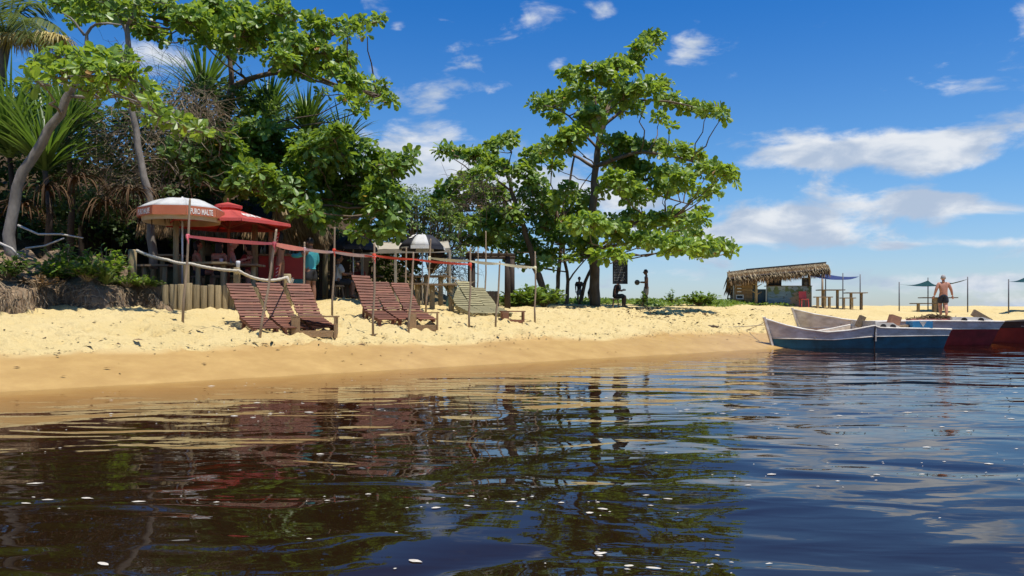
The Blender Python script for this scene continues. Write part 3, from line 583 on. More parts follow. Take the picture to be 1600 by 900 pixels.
def plant(name, label, c, n, ln, spread, h, leafm, seed, cat='plant', group=None, wide=1.2, rough=.5):
    g = np.random.default_rng(seed); c = Vector(c); root = thing(name, c, label, cat, group); b = MB(); Pp, D, N, L = [], [], [], []
    for i in range(n):
        a = g.uniform(0, 6.28); t = g.random()**.6; e = c+Vector((math.cos(a)*spread*t, math.sin(a)*spread*t*.8, h*(.45+.55*g.random())*(1-.4*t)))
        b.tube([c+Vector((math.cos(a)*.03, math.sin(a)*.03, 0)), c.lerp(e, .5)+Vector((0, 0, .1*h)), e], [.010, .008, .004], 4, False)
        for k in range(9):
            q = c.lerp(e, .45+.55*k/8); Pp.append(tuple(q)); D.append((math.cos(a)*.6+g.normal()*.6, math.sin(a)*.6+g.normal()*.6, .25+g.normal()*.3)); N.append((g.normal()*.3, g.normal()*.3, 1)); L.append(ln*g.uniform(.6, 1.2))
    b.build('stem', 'dry_twig', root)
    me = leaves_mesh('foliage', np.array(Pp)-np.array(c), np.array(D), np.array(N), np.array(L), leafm, OVAL_V, OVAL_F, wide); tag(link('foliage', me, root), kind='stuff'); return root
for i, (px, o, n, ln, sp, h, m_, lab) in enumerate([
    (120, 5, 40, .16, .75, .95, 'small_leaf', 'leafy shrub with drooping branches on the earth bank above the rope'), (185, 5, 46, .16, .6, .9, 'almond_leaf_shaded', 'broad leafed shrub beside the rope post on the bank'),
    (150, 4, 60, .13, .55, .55, 'small_leaf', 'low bright green plant in the middle of the bank'), (205, 3, 60, .10, .5, .36, 'small_leaf', 'fine leaved green plant at the end of the bank by the log wall'),
    (235, 3, 50, .09, .4, .28, 'small_leaf', 'small yellowish plant tumbling off the bank end onto the sand'), (95, 4, 40, .13, .5, .5, 'almond_leaf_shaded', 'dark low plant left of the middle of the bank'), (30, 5, 40, .15, .7, .6, 'thicket_leaf', 'dark scrubby plant at the foot of the bent trunk'), (-30, 5, 40, .14, .8, .8, 'thicket_leaf', 'dark scrub at the left edge of the bank'), (65, 3, 34, .09, .5, .3, 'dry_leaf', 'dry brown low scrub on the lip of the bank')]):
    plant(['leafy_shrub', 'leafy_shrub', 'low_plant', 'low_plant', 'low_plant', 'low_plant', 'scrub_plant', 'scrub_plant', 'scrub_plant'][i], lab, bankpt(px, o), n, ln, sp, h, m_, 400+i)
strap_clump('fern', 'yellow green fern with upright fronds on the bank', bankpt(172, 3, .05), 26, .5, .05, 'palm_leaf', 410, 'fern', None, .8, 1.0)
mat('driftwood', (.52, .48, .42), (.33, .29, .24), .85, 12, .01, 20, (1, 1, 1))
for i, (pts, r) in enumerate([([(-5, 378), (18, 388), (32, 403)], .03), ([(28, 352), (60, 366), (95, 366), (130, 372)], .025), ([(40, 388), (70, 384), (100, 372)], .02)]):
    q = [P(a, b_, 15.9) for a, b_ in pts]; o = MB().tube(q, [r, r*.9, r*.8, r*.6][:len(q)], 6).build('fallen_branch', 'driftwood', smooth=True)
    tag(o, ['pale curved dead branch at the left edge of the bank', 'long grey dead branch lying across the bank below the bent trunk', 'short thin dead branch on the dry brush of the bank'][i], 'branch')
# ------------------------------------------------------------------ creeping green ground cover behind the crest, bushes on it
def cover(name, label, pts, leafm, ln, seed, cat='ground cover'):
    g = np.random.default_rng(seed); n = len(pts); D = g.normal(size=(n, 3))*np.array([.8, .8, .35])+np.array([0, 0, .35]); N = np.array([0, 0, 1.])+g.normal(size=(n, 3))*.45
    o0 = pts.mean(0); o0[2] = pts[:, 2].min(); me = leaves_mesh(name, pts-o0, D, N, ln*g.uniform(.6, 1.2, n), leafm, OVAL_V, OVAL_F, 1.7)
    return tag(link(name, me, None, tuple(o0)), label, cat, kind='stuff')
pts = []
g = np.random.default_rng(33)
for k in range(60000):
    px = g.uniform(770, 1275); d = g.uniform(29, 47); x = (px-800)/F*d; u = float(uu(x, d))
    lim = 12.6+1.2*max(0, 1-abs(px-900)/110) + .9*math.sin(px*.06)+.5*g.normal()+max(0, (px-1130)/60)*1.0
    if u < lim or g.random() < max(0, (px-1150)/140): continue
    dens_h = .13*min(1, (u-lim)/2.0); pts.append((x, d, gz(x, d)+g.random()*(.06+dens_h*1.6)))
    if len(pts) > 22000: break
cover('beach_creeper', 'low green creeping beach vine on the crest behind the tall tree', np.array(pts), 'small_leaf', .15, 4)
for i, (px, d, n, ln, sp, h, lab) in enumerate([(1092, 40, 70, .20, 1.0, .85, 'rounded green bush on the crest left of the thatched hut'), (1050, 40.5, 14, .16, .4, .85, 'thin upright weed standing beside the rounded bush'), (1003, 36.5, 12, .17, .3, .95, 'slim sapling just left of the ball holder'),
        (828, 27, 70, .2, .9, .85, 'green beach bush behind the leaning trunk base'), (850, 28.5, 60, .2, .8, 1.0, 'taller leafy bush behind the thin upright trunks'), (806, 27, 50, .18, .7, .5, 'low leafy bush right of the dark board'), (760, 29, 30, .18, .6, .6, 'leafy bush seen under the timber frame')]):
    plant('beach_bush', lab, G(px, d), n, ln, sp, h, 'small_leaf', 430+i, 'bush', wide=1.9)
# ------------------------------------------------------------------ beach furniture
mat('weathered_wood', (.33, .235, .14), (.17, .115, .065), .85, 6, .006, 18, (1, 6, 1), .22)
mat('brown_wood', (.25, .10, .058), (.13, .052, .032), .65, 5, .004, 20, (1, 1, 1), .32, .35)
mat('pale_wood', (.42, .31, .17), (.25, .18, .09), .85, 5, .006, 16, (1, 1, 1), .22)
mat('olive_wood', (.36, .32, .17), (.22, .19, .10), .8, 5, .005, 16, (1, 1, 1), .2)
mat('log_wood', (.40, .31, .17), (.20, .15, .075), .9, 7, .012, 12, (1, 1, .25), .25)
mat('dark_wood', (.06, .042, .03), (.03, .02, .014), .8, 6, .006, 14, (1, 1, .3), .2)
mat('stick_wood', (.42, .32, .21), (.24, .17, .11), .85, 8, .006, 20, (1, 1, .3), .15)
mat('rope', (.62, .56, .45), (.42, .37, .28), .9, 40, .006, 60)
mat('pink_tape', (.80, .20, .22), (.72, .15, .18), .5, 3)
mat('salmon_tape', (.85, .30, .20), (.78, .24, .17), .5, 3); mat('pale_tape', (.82, .70, .66), (.78, .55, .52), .45, 4)
mat('red_tape', (.78, .10, .045), (.68, .08, .04), .5, 3); mat('yellow_tape', (.84, .80, .55), (.80, .74, .45), .5, 3)
SH = Vector((.75, .66, 0)); SEA = Vector((.66, -.75, 0)); UPV = Vector((0, 0, 1))
def lounger(label, s, u, width, m, back_deg, blen, group, nslat=12):
    x = .75*s-.66*(u+11.75); y = .66*s+.75*(u+11.75); z = gz(x, y)-.03; base = Vector((x, y, z))
    t = thing('beach_lounger', base, label, 'lounger', group); g = random.Random(int(s*100))
    fl = (gz(x+SEA.x*1.1, y+SEA.y*1.1)-z); sh = .25                                   # foot end follows the slope
    hinge = base+UPV*sh; tip = hinge+SEA*.62+UPV*(fl*.5-.12); a = R(back_deg); bdir = (-SEA*math.cos(a)+UPV*math.sin(a)); top = hinge+bdir*blen
    sdir = (tip-hinge).normalized(); sn = SH.cross(sdir); bn = SH.cross(-bdir)
    if sn.z < 0: sn = -sn
    if bn.z < 0: bn = -bn
    for q in (-1, 1):
        MB().bar(hinge+SH*q*width*.40-sdir*.1-sn*.035, tip+SH*q*width*.40-sn*.035, .045, .06, sn).build('seat_rail', m, t)
        MB().bar(hinge+SH*q*width*.34-bn*.03, top+SH*q*width*.34-bn*.03, .04, .05, bn).build('back_rail', m, t)
    for q in (-1, 1):
        for f in (.06, .86):
            p = hinge.lerp(tip, f)+SH*q*width*.36-sn*.06; gp = gz(p.x, p.y)-.06; MB().bar(p, Vector((p.x+.05*SEA.x*(1 if f > .5 else -1), p.y+.05*SEA.y*(1 if f > .5 else -1), gp)), .06, .045, SEA).build('leg', m, t)
    p0 = hinge.lerp(top, .55)-bn*.05; MB().bar(p0, Vector((p0.x+SEA.x*-.10, p0.y+SEA.y*-.10, z+.02)), .05, .04, SEA).build('prop', m, t)
    for i in range(nslat):
        f = (i+.5)/nslat; c = hinge.lerp(top, f*.97+.02)+bn*.008+SH*g.uniform(-.012, .012); tw = g.uniform(-.05, .05); ax = (SH+bdir*tw).normalized()
        piece('slat', m, t, c, (width*g.uniform(.97, 1.03), blen/nslat*.66, .022), (ax, bdir, bn))
    for i in range(6):
        f = (i+.5)/6; c = hinge.lerp(tip, f)+sn*.008+SH*g.uniform(-.012, .012); piece('slat', m, t, c, (width, .068, .022), (SH, sdir, sn))
    return t
LB = 'brown slatted beach loungers'; ord3 = ['left', 'middle', 'right']
for i in range(3):
    lounger('brown slatted lounger, %s one of the three nearest the log wall' % ord3[i], 6.42+.60*i, 3.12, .53, 'brown_wood', (44, 46, 50)[i], (.98, .98, .92)[i], 'loungers set out along the beach')
for i in range(3):
    lounger('reddish brown slatted lounger, %s one of the three in the middle group' % ord3[i], 9.55+.535*i, 3.85, .48, 'brown_wood', (55, 48, 48)[i], (1.0, .92, .9)[i], 'loungers set out along the beach')
for i in range(3):
    lounger('olive slatted lounger, %s one of the three beside the dark board' % ord3[i], 12.75+.47*i, 4.65, .45, 'olive_wood', (44, 46, 40)[i], (.9, .95, .82)[i], 'loungers set out along the beach', 11)
def box_table(label, pxl, pxr, py_top, py_bot, m, depth=.42, skew=.12):
    c = on_ground((pxl+pxr)/2, py_bot); d = c.y; wd = (pxr-pxl)/F*d; h = (py_bot-py_top)/F*d+.03; t = thing('low_table', Vector((c.x, c.y, c.z-.03)), label, 'table', 'low box tables in front of the loungers')
    Xa = Vector((math.cos(skew), math.sin(skew), 0)); Ya = Vector((-math.sin(skew), math.cos(skew), 0)); o = Vector((c.x, c.y, c.z-.03)); A = (Xa, Ya, UPV)
    for q in (-1, 1):
        for k in range(2): piece('side_plank', m, t, o+Xa*q*(wd/2-.02)+Ya*(depth*(.25+.5*k))+UPV*(h/2-.012), (.035, depth*.47, h-.024), A)
    for k in range(3): piece('top_plank', m, t, o+Ya*(depth*(1/6+k/3))+UPV*(h-.008), (wd+.05, depth*.31, .028), A)
    piece('front_post', m, t, o+Xa*(-wd/2+.1)+Ya*-.018+UPV*(h/2-.014), (.16, .03, h-.03), A)
    piece('stretcher', m, t, o+Xa*.05+Ya*-.012+UPV*(h*.2), (wd-.2, .028, h*.3), A)
    return t
mat('crate_wood', (.42, .27, .14), (.26, .155, .075), .8, 5, .005, 14, (3, 3, 1), .15)
mat('red_crate_wood', (.30, .14, .075), (.19, .085, .045), .75, 5, .005, 14, (3, 3, 1), .15)
box_table('wide low box table of raw planks by the nearest loungers', 455, 524, 494, 526, 'crate_wood', .5)
box_table('small square box table by the middle loungers', 638, 685, 488, 516, 'crate_wood', .42)
box_table('smallest reddish box table by the olive loungers', 784, 820, 486, 505, 'red_crate_wood', .36)
# ---- barrier poles and tape
def fpole(label, x0, y0, x1, y1, d=None, r=.024, known=False):
    b = on_ground(x1, y1) if d is None else G(x1, d); top = P(x0, y0, b.y+.02); b = b-Vector((0, 0, .12)); mid = b.lerp(top, .5)+Vector((.015, 0, 0)); q = b.lerp(top, .25)-Vector((.012, 0, 0))
    m_ = MB().tube([b, q, mid, top-(top-b)*.02, top], [r*1.1, r, r*.95, r*.85, r*.6], 7)
    o = m_.build('barrier_pole', 'stick_wood', org=b, smooth=True); tag(o, label, 'pole', 'stick poles of the tape barrier'); return b, top
POL = {}
for k, lab, a in [('a', 'tall leaning stick pole at the start of the pink tape by the striped umbrella', (297, 310, 285, 511)), ('b', 'thick leaning stick pole in front of the nearest lounger', (432, 358, 404, 534)),
    ('c', 'straight stick pole rising behind the wide box table', (523, 355, 519, 496)), ('d', 'stout stick pole in front of the middle loungers', (585, 380, 583, 524)), ('f', 'pole touching the left side of the small square box table', (646, 394, 638, 520)),
    ('g', 'pole with the yellow tape knot behind the small square box table', (673, 373, 665, 489)), ('i', 'pole in front of the olive loungers at the end of the red tape', (735, 387, 733, 513)), ('j', 'leaning pole just left of the smallest box table', (781, 408, 774, 511)), ('k', 'last pole at the open sand end of the yellow tape', (836, 393, 836, 504))]:
    POL[k] = fpole(lab, *a)
POL['e'] = fpole('short stick pole in front of the turquoise shirt', 476, 378, 472, 480, 17.8)
POL['h'] = fpole('thin pole behind the black and white umbrella stand', 635, 387, 631, 470, 20.5)
POL['l'] = fpole('dark thin pole behind the olive loungers beside the board', 747, 386, 745, 470, 22.5, .02)
POL['m'] = fpole('tallest thin pole behind the right olive lounger', 759, 361, 758, 470, 22.2, .022)
def polept(k, py):
    b, t = POL[k]; zz = CAMZ+(HOR-py)/F*b.y; return b.lerp(t, (zz-b.z)/(t.z-b.z))
def tape(label, m, pts, hw, sag=.02):
    "a ribbon of barrier tape with a slight twist between its poles"
    V, Fc = [], []; L = []
    for a, b in zip(pts[:-1], pts[1:]):
        n = 14
        for i in range(n): t = i/n; L.append((a.lerp(b, t)-UPV*sag*4*t*(1-t), t))
    L.append((pts[-1], 1.0))
    for p, t in L:
        w_ = hw*(.45+.55*math.sin(math.pi*min(max(t, .04), .96))**.6); tw = .5*math.sin(t*3.1); off = Vector((0, -.03, 0)); V += [p+off+Vector((0, -w_*tw, w_)), p+off+Vector((0, w_*tw, -w_))]
        V += [V[-2]+Vector((0, .004, 0)), V[-1]+Vector((0, .004, 0))]
    for i in range(len(L)-1):
        o = 4*i
        Fc += [(o, o+1, o+5, o+4), (o+2, o+6, o+7, o+3), (o, o+4, o+6, o+2), (o+1, o+3, o+7, o+5)]
    b = MB(); b.add(V, Fc)
    for k in (pts[0], pts[-1]):
        b.tube([k-UPV*.04, k-UPV*.015, k+UPV*.015, k+UPV*.04], [.030, .042, .040, .030], 8); b.tube([k+Vector((.01, -.045, 0)), k+Vector((.02, -.06, -.07)), k+Vector((.035, -.055, -.15))], [.018, .014, .004], 5)
    return tag(b.build('barrier_tape', m), label, 'tape', 'barrier tape strung between the poles')
tape('pink barrier tape between the first leaning pole and the thick pole', 'pink_tape', [polept('a', 369), polept('b', 381)], .035)
tape('salmon barrier tape from the thick pole to the turquoise shirt', 'salmon_tape', [polept('b', 381), polept('e', 389)], .05)
tape('pale faded barrier tape from the short pole to the stout pole', 'pale_tape', [polept('e', 389), polept('c', 394), polept('d', 400)], .034)
tape('thin red tape from the straight pole to the stout pole', 'red_tape', [polept('c', 391), polept('d', 401)], .022)
tape('orange red tape running from the stout pole to the olive loungers', 'red_tape', [polept('d', 399), polept('f', 405), polept('i', 413)], .026)
tape('pale yellow tape running out to the last pole', 'yellow_tape', [polept('g', 403), polept('i', 408), polept('j', 412), polept('k', 418)], .034)
# ---- log wall with rope posts
base = on_ground(350, 484); wl = thing('log_wall', base, 'low retaining wall of upright round logs behind the nearest loungers', 'wall')
path = [on_ground(266, 484)+SH*-.1, on_ground(300, 486), on_ground(350, 486), on_ground(400, 485), on_ground(438, 483), on_ground(447, 480)+Vector((.02, .5, 0)), on_ground(449, 478)+Vector((.03, 1.4, 0))]
wd_ = .155; acc_d = 0; pos_ = []
for a, b in zip(path[:-1], path[1:]):
    L_ = (b-a).length; k = acc_d
    while k < L_: pos_.append(a.lerp(b, k/L_)); k += wd_
    acc_d = k-L_
gl_ = random.Random(4); WALLTOP = 1.0+(HOR-446)/F*17.8
for p in pos_:
    zb = gz(p.x, p.y)-.12; h = WALLTOP-zb+gl_.uniform(-.03, .03); r = wd_*gl_.uniform(.93, 1.04); a = gl_.uniform(0, 6.28); t1 = Vector((math.cos(a), math.sin(a), 0)); tl = Vector((gl_.uniform(-.02, .02), gl_.uniform(-.02, .02), 1)).normalized()
    piece('log', 'log_wood', wl, Vector((p.x, p.y, zb+h/2)), (r, r, h), (t1, tl.cross(t1), tl), 'log')
# deck of packed earth behind it
dk = MB(); q = [p+Vector((0, .08, 0)) for p in path]; back = [P(470, 470, 24), P(200, 470, 24)]
poly = [Vector((p.x, p.y, WALLTOP-.05)) for p in q]+[Vector((-6.2, 25, WALLTOP-.05)), Vector((-12.5, 25, WALLTOP-.05)), Vector((-9.0, q[0].y+.3, WALLTOP-.05))]
dk.add(poly+[p-UPV*.5 for p in poly], [tuple(range(len(poly)))]+[(i, i+len(poly), (i+1) % len(poly)+len(poly), (i+1) % len(poly)) for i in range(len(poly))])
mat('packed_earth', (.20, .15, .10), (.12, .085, .055), .95, 4, .02); tag(dk.build('terrace', 'packed_earth'), 'raised earth terrace of the beach bar behind the log wall', 'terrace', kind='structure')
DECK = WALLTOP-.05
def rope_post(label, px, py0, py1, d, r=.075):
    a, b = P(px, py1, d), P(px, py0, d); o = MB().tube([a, a.lerp(b, .5), b-(b-a)*.04, b], [r, r*.95, r*.97, r*.8], 10).build('rope_post', 'log_wood', org=a, smooth=True); return tag(o, label, 'post', 'posts carrying the rope')
rope_post('short round post on the bank where the rope begins', 207, 390, 445, 17.4, .09)
rope_post('round post in the middle of the log wall holding the rope', 370, 418, 472, 17.5)
rope_post('flat-topped post at the corner of the log wall', 449, 428, 480, 18.5, .09)
rope_post('round post beside the first leaning pole on the log wall', 291, 410, 470, 17.6, .07)
def sag_rope(name, label, pts, r, sag, m='rope', n=18, tw=True):
    path = []
    for a, b in zip(pts[:-1], pts[1:]):
        for i in range(n): t = i/n; path.append(a.lerp(b, t)-UPV*sag*4*t*(1-t))
    path.append(pts[-1]); rr = [r*(1.12 if i % 2 else .9) for i in range(len(path))]
    return tag(MB().tube(path, rr, 7).build(name, m, smooth=True), label, 'rope')
sag_rope('rope', 'thick pale rope sagging from the bank post to the middle log wall post', [P(213, 391, 17.3), P(262, 406, 17.4), P(298, 412, 17.4), P(371, 423, 17.38)], .034, .03)
sag_rope('rope', 'thick pale rope sagging from the middle post to the corner post', [P(371, 422, 17.38), P(449, 433, 18.36), P(458, 434, 18.36)], .034, .14)
# ---- umbrellas
mat('white_cloth', (.78, .78, .76), (.62, .63, .64), .7, 4); mat('orange_cloth', (.66, .24, .13), (.55, .18, .09), .7, 5); mat('lettering_white', (.85, .82, .76), (.75, .7, .62), .6, 30)
mat('cream_cloth', (.72, .58, .38), (.6, .46, .28), .8, 4); mat('red_cloth', (.64, .13, .11), (.54, .09, .08), .6, 4); mat('black_cloth', (.018, .018, .022), (.03, .03, .034), .6, 6); mat('grey_paint', (.5, .5, .5), (.4, .4, .42), .5, 6)
mat('metal_pole', (.62, .62, .62), (.5, .5, .52), .4, 6, metal=.3); mat('red_wood', (.22, .07, .035), (.14, .045, .025), .6, 6)
def thin(name_cloth, c):
    "cloth that lets some light through"
    m_ = MATS[name_cloth]; t = m_.node_tree; o = [n for n in t.nodes if n.type == 'OUTPUT_MATERIAL'][0]; p = [n for n in t.nodes if n.type == 'BSDF_PRINCIPLED'][0]
    tr = t.nodes.new('ShaderNodeBsdfTranslucent'); tr.inputs[0].default_value = (*c, 1); mx = t.nodes.new('ShaderNodeMixShader'); mx.inputs[0].default_value = .35
    t.links.new(p.outputs[0], mx.inputs[1]); t.links.new(tr.outputs[0], mx.inputs[2]); t.links.new(mx.outputs[0], o.inputs[0])
thin('white_cloth', (.8, .75, .62)); thin('orange_cloth', (.8, .25, .08)); thin('red_cloth', (.8, .12, .08)); thin('cream_cloth', (.8, .62, .35))
def canopy_panels(root, apex, c, rad, n, drop_n, mats, val=None, valm=None, rot=0., sag=.10, flat=.0):
    "gores between ribs, each a part; an optional hanging valance panel under each"
    V = []
    rim = [Vector((c.x+rad*math.cos(rot+2*math.pi*k/n), c.y+rad*math.sin(rot+2*math.pi*k/n), c.z)) for k in range(n)]
    out = []
    for k in range(n):
        a, b = rim[k], rim[(k+1) % n]; m_ = 6; V, Fc = [], []
        for i in range(m_+1):
            t = i/m_
            for j in range(5):
                s_ = j/4; e = a.lerp(b, s_); p = apex.lerp(e, t); bow = math.sin(math.pi*t)*sag; p.z += bow*(1-.25*math.sin(math.pi*s_)*t); V.append(p)
        for i in range(m_):
            for j in range(4): Fc.append((i*5+j, i*5+j+1, (i+1)*5+j+1, (i+1)*5+j))
        mb = MB(); mb.add(V, Fc); o = mb.build('canopy_panel', mats[k % len(mats)], root, smooth=True); s_ = o.modifiers.new('thick', 'SOLIDIFY'); s_.thickness = .004; out.append((a, b))
        if val:
            mb = MB(); W = []; kk = 6
            for j in range(kk+1): e = a.lerp(b, j/kk); W += [e+UPV*.0, e-UPV*val]
            outw = ((a+b)/2-c); outw.z = 0; outw.normalize(); W = [p+outw*(.006 if i % 2 == 0 else .02) for i, p in enumerate(W)]; W += [p-outw*.004 for p in W]
            h_ = 2*(kk+1); Fv = []
            for j in range(kk): o_ = 2*j; Fv += [(o_, o_+1, o_+3, o_+2), (o_+h_, o_+2+h_, o_+3+h_, o_+1+h_)]
            mb.add(W, Fv); mb.build('valance_panel', valm[k % len(valm)] if isinstance(valm, list) else valm, root)
    return out
def text_on(root, txt, a, b, c, z0, h, m, off=.012, width=.8, tilt=.014):
    "printed lettering lying on a flat valance panel from corner a to corner b"
    cu = bpy.data.curves.new('lettering', 'FONT'); cu.body = txt; cu.align_x = 'CENTER'; cu.size = 1.0; cu.extrude = .0; cu.offset = .018; cu.resolution_u = 2
    to = bpy.data.objects.new('lettering_source', cu); col.objects.link(to); dg = bpy.context.evaluated_depsgraph_get(); me = bpy.data.meshes.new_from_object(to.evaluated_get(dg)); bpy.data.objects.remove(to)
    me.name = 'lettering'; me.materials.clear(); me.materials.append(MATS[m]); co = np.array([v.co[:] for v in me.vertices]); wdt = co[:, 0].max()-co[:, 0].min(); co[:, 0] -= (co[:, 0].max()+co[:, 0].min())/2
    e = (b-a); L_ = e.length; e.normalize(); outw = ((a+b)/2-c); outw.z = 0; outw.normalize()
    if e.cross(UPV).dot(outw) < 0: e = -e
    mid = (a+b)/2; sx_ = L_*width/wdt; hz = h/co[:, 1].max(); org = np.array(ORG[root.name])
    V = np.array(mid)+np.outer(co[:, 0]*sx_, e)+np.outer(co[:, 1]*hz, np.array(UPV))+np.array([0, 0, z0])+np.outer(off+tilt*(1-(co[:, 1]*hz)/max(h, .01)*.5), np.array(outw))-org
    me.vertices.foreach_set('co', V.ravel()); me.update(); return link('lettering', me, root)
d = 18.3; ub = G(285, d); ub.z = DECK
um = thing('beach_umbrella', ub, 'white topped beach umbrella with orange lettered valance on the terrace', 'umbrella', 'beach umbrellas')
apex = P(285, 312, d); cc_ = P(284, 328, d); rad = .93
rims = canopy_panels(um, apex, cc_, rad, 8, 0, ['white_cloth', 'white_cloth', 'grey_paint', 'white_cloth'], .21, 'orange_cloth', rot=R(-107), sag=.10)
MB().tube([ub, Vector((ub.x, ub.y, apex.z-.02))], .022, 8).build('pole', 'metal_pole', um, smooth=True)
MB().tube([apex-UPV*.03, apex+UPV*.02, apex+UPV*.07], [.05, .04, .015], 8).build('cap', 'white_cloth', um, smooth=True)
for a, b in rims:
    MB().bar(apex-UPV*.03, a-UPV*.02, .012, .012).build('rib', 'metal_pole', um)
nf = sorted(range(8), key=lambda k: ((rims[k][0]+rims[k][1])/2).y)[:3]
nf.sort(key=lambda k: (rims[k][0]+rims[k][1]).x)
for k in (nf[0], nf[2]):
    a, b = rims[k]; text_on(um, 'PURO MALTE', a, b, cc_, -.175, .125, 'lettering_white', width=.76)
# cream lower band hanging behind the valance
MB().tube([cc_-UPV*.14, cc_-UPV*.30], [rad*.93, rad*.90], 16, False).build('lining', 'cream_cloth', um, smooth=True)
# red market umbrella
d = 19.6; rb = Vector((P(357, 400, d).x, d, DECK)); ru = thing('market_umbrella', rb, 'large red market umbrella with a wooden pole beside the thatched bar', 'umbrella', 'beach umbrellas')
apex = P(356, 322, d); cc_ = P(357, 350, d); rad = 1.52
rims = canopy_panels(ru, apex, cc_, rad, 6, 0, ['red_cloth'], .07, 'red_cloth', rot=R(0), sag=-.05)
MB().tube([rb, Vector((rb.x, rb.y, apex.z))], .032, 8).build('pole', 'red_wood', ru, smooth=True)
for a, b in rims:
    MB().bar(apex-UPV*.12, a-UPV*.03, .02, .025).build('rib', 'red_wood', ru); MB().bar(apex-UPV*.55, apex.lerp(a, .5)-UPV*.06, .018, .02).build('strut', 'red_wood', ru)
mb = MB(); vc = apex+UPV*.10; rr = [Vector((apex.x+.36*math.cos(k*math.pi/3), apex.y+.36*math.sin(k*math.pi/3), apex.z+.0)) for k in range(6)]
mb.add([vc]+rr+[r_-UPV*.07 for r_ in rr], [(0, 1+k, 1+(k+1) % 6) for k in range(6)]+[(1+k, 7+k, 7+(k+1) % 6, 1+(k+1) % 6) for k in range(6)]); mb.build('vent_cap', 'red_cloth', ru)
MB().ball(vc+UPV*.04, (.03, .03, .06)).build('finial', 'red_wood', ru, smooth=True)
g = random.Random(8); mb = MB(); a, b = [r_ for r_ in rims if r_[0].y < cc_.y+.1 and r_[1].y < cc_.y+.1 and (r_[0].x+r_[1].x)/2 > cc_.x][0]
for k in range(16):                                               # faded white print on the front right gore
    s_ = .25+.03*k; t_ = .60+.10*math.sin(k*1.7); p = apex.lerp(a.lerp(b, s_), t_)+UPV*(-.05*math.sin(math.pi*t_)*.8+.02); ax = (b-a).normalized(); dn = (a.lerp(b, s_)-apex).normalized(); mb.box(p, (.035, .13+.06*g.random(), .003), (ax, dn, ax.cross(dn)))
mb.build('faded_print', 'lettering_white', ru)
def round_umbrella(label, px, py_apex, py_rim, d, rad, mats, floor, marks=None, n=8, rot=0., val=.10, valm='black_cloth', sag=.1):
    b0 = G(px, d) if floor is None else Vector((P(px, 400, d).x, d, floor)); t = thing('beach_umbrella', b0, label, 'umbrella', 'beach umbrellas'); apex = P(px, py_apex, d); c = P(px, py_rim, d)
    rims = canopy_panels(t, apex, c, rad, n, 0, mats, val, valm, rot=rot, sag=sag)
    MB().tube([b0, Vector((b0.x, b0.y, apex.z-.02))], .02, 8).build('pole', 'metal_pole', t, smooth=True); MB().tube([apex, apex+UPV*.07], [.035, .012], 7).build('cap', 'white_cloth', t)
    for a, b in rims: MB().bar(apex-UPV*.03, a-UPV*.02, .012, .012).build('rib', 'metal_pole', t)
    for k in (marks or []):                                       # small white emblem and line of lettering too small to read
        a, b = rims[k]; mb = MB(); outw = ((a+b)/2-c).normalized(); e = (b-a).normalized()
        for j in range(9): mb.box(a.lerp(b, .2+.075*j)-UPV*(val*.5)+outw*.022, (.028, .003, val*.45), (e, outw, UPV))
        mb.build('lettering', 'lettering_white', t); mb = MB(); dn = ((a+b)/2-apex).normalized(); nn = e.cross(dn); nn = nn if nn.z > 0 else -nn
        for s_, tt, w_, h_ in ((.42, .5, .10, .05), (.55, .58, .12, .06), (.46, .66, .14, .05), (.55, .42, .05, .06)): p = apex.lerp(a.lerp(b, s_), tt); p.z += math.sin(math.pi*tt)*sag+.012; mb.box(p, (w_, h_, .003), (e, dn, nn))
        mb.build('emblem', 'lettering_white', t)
    return t
rims_bw = round_umbrella('black and white panelled umbrella in front of the white canopy', 660, 368, 386, 22.5, .66, ['white_cloth', 'black_cloth'], None, marks=[5, 7], rot=R(-112.5)+R(45)*0, val=.09, valm=['white_cloth', 'black_cloth'], sag=.14)
round_umbrella('black umbrella in the shade beside the thatched eave', 552, 368, 388, 23.0, .72, ['black_cloth'], None, rot=R(-100), val=.08)
# white canopy tent
d = 25.0; ct = thing('canopy_tent', G(640, d), 'off white flat canopy tent on square posts behind the black and white umbrella', 'canopy')
mat('offwhite_cloth', (.62, .57, .46), (.5, .45, .35), .8, 2); thin('offwhite_cloth', (.6, .5, .35))
A_, B_, C_, D_ = P(566, 390, 24), P(703, 388, 24), P(700, 376, 27.2), P(588, 378, 27.2); mb = MB(); V, Fc = [], []
for i in range(9):
    for j in range(9): s_, t_ = i/8, j/8; p = A_.lerp(B_, s_).lerp(D_.lerp(C_, s_), t_); p.z -= .10*math.sin(math.pi*s_)*math.sin(math.pi*t_)+.02*math.sin(s_*17); V.append(p)
for i in range(8):
    for j in range(8): Fc.append((i*9+j, (i+1)*9+j, (i+1)*9+j+1, i*9+j+1))
mb.add(V, Fc); o = mb.build('canopy_sheet', 'offwhite_cloth', ct, smooth=True); o.modifiers.new('thick', 'SOLIDIFY').thickness = .006
for a, b in ((A_, B_), (A_, D_), (B_, C_), (D_, C_)): MB().bar(a-UPV*.06, b-UPV*.06, .006, .13).build('valance', 'offwhite_cloth', ct)
for p in (A_, B_, C_, D_, A_.lerp(B_, .38)): MB().bar(Vector((p.x, p.y, gz(p.x, p.y)-.05)), p-UPV*.05, .07, .07, (0, 1, 0)).build('post', 'offwhite_cloth', ct)
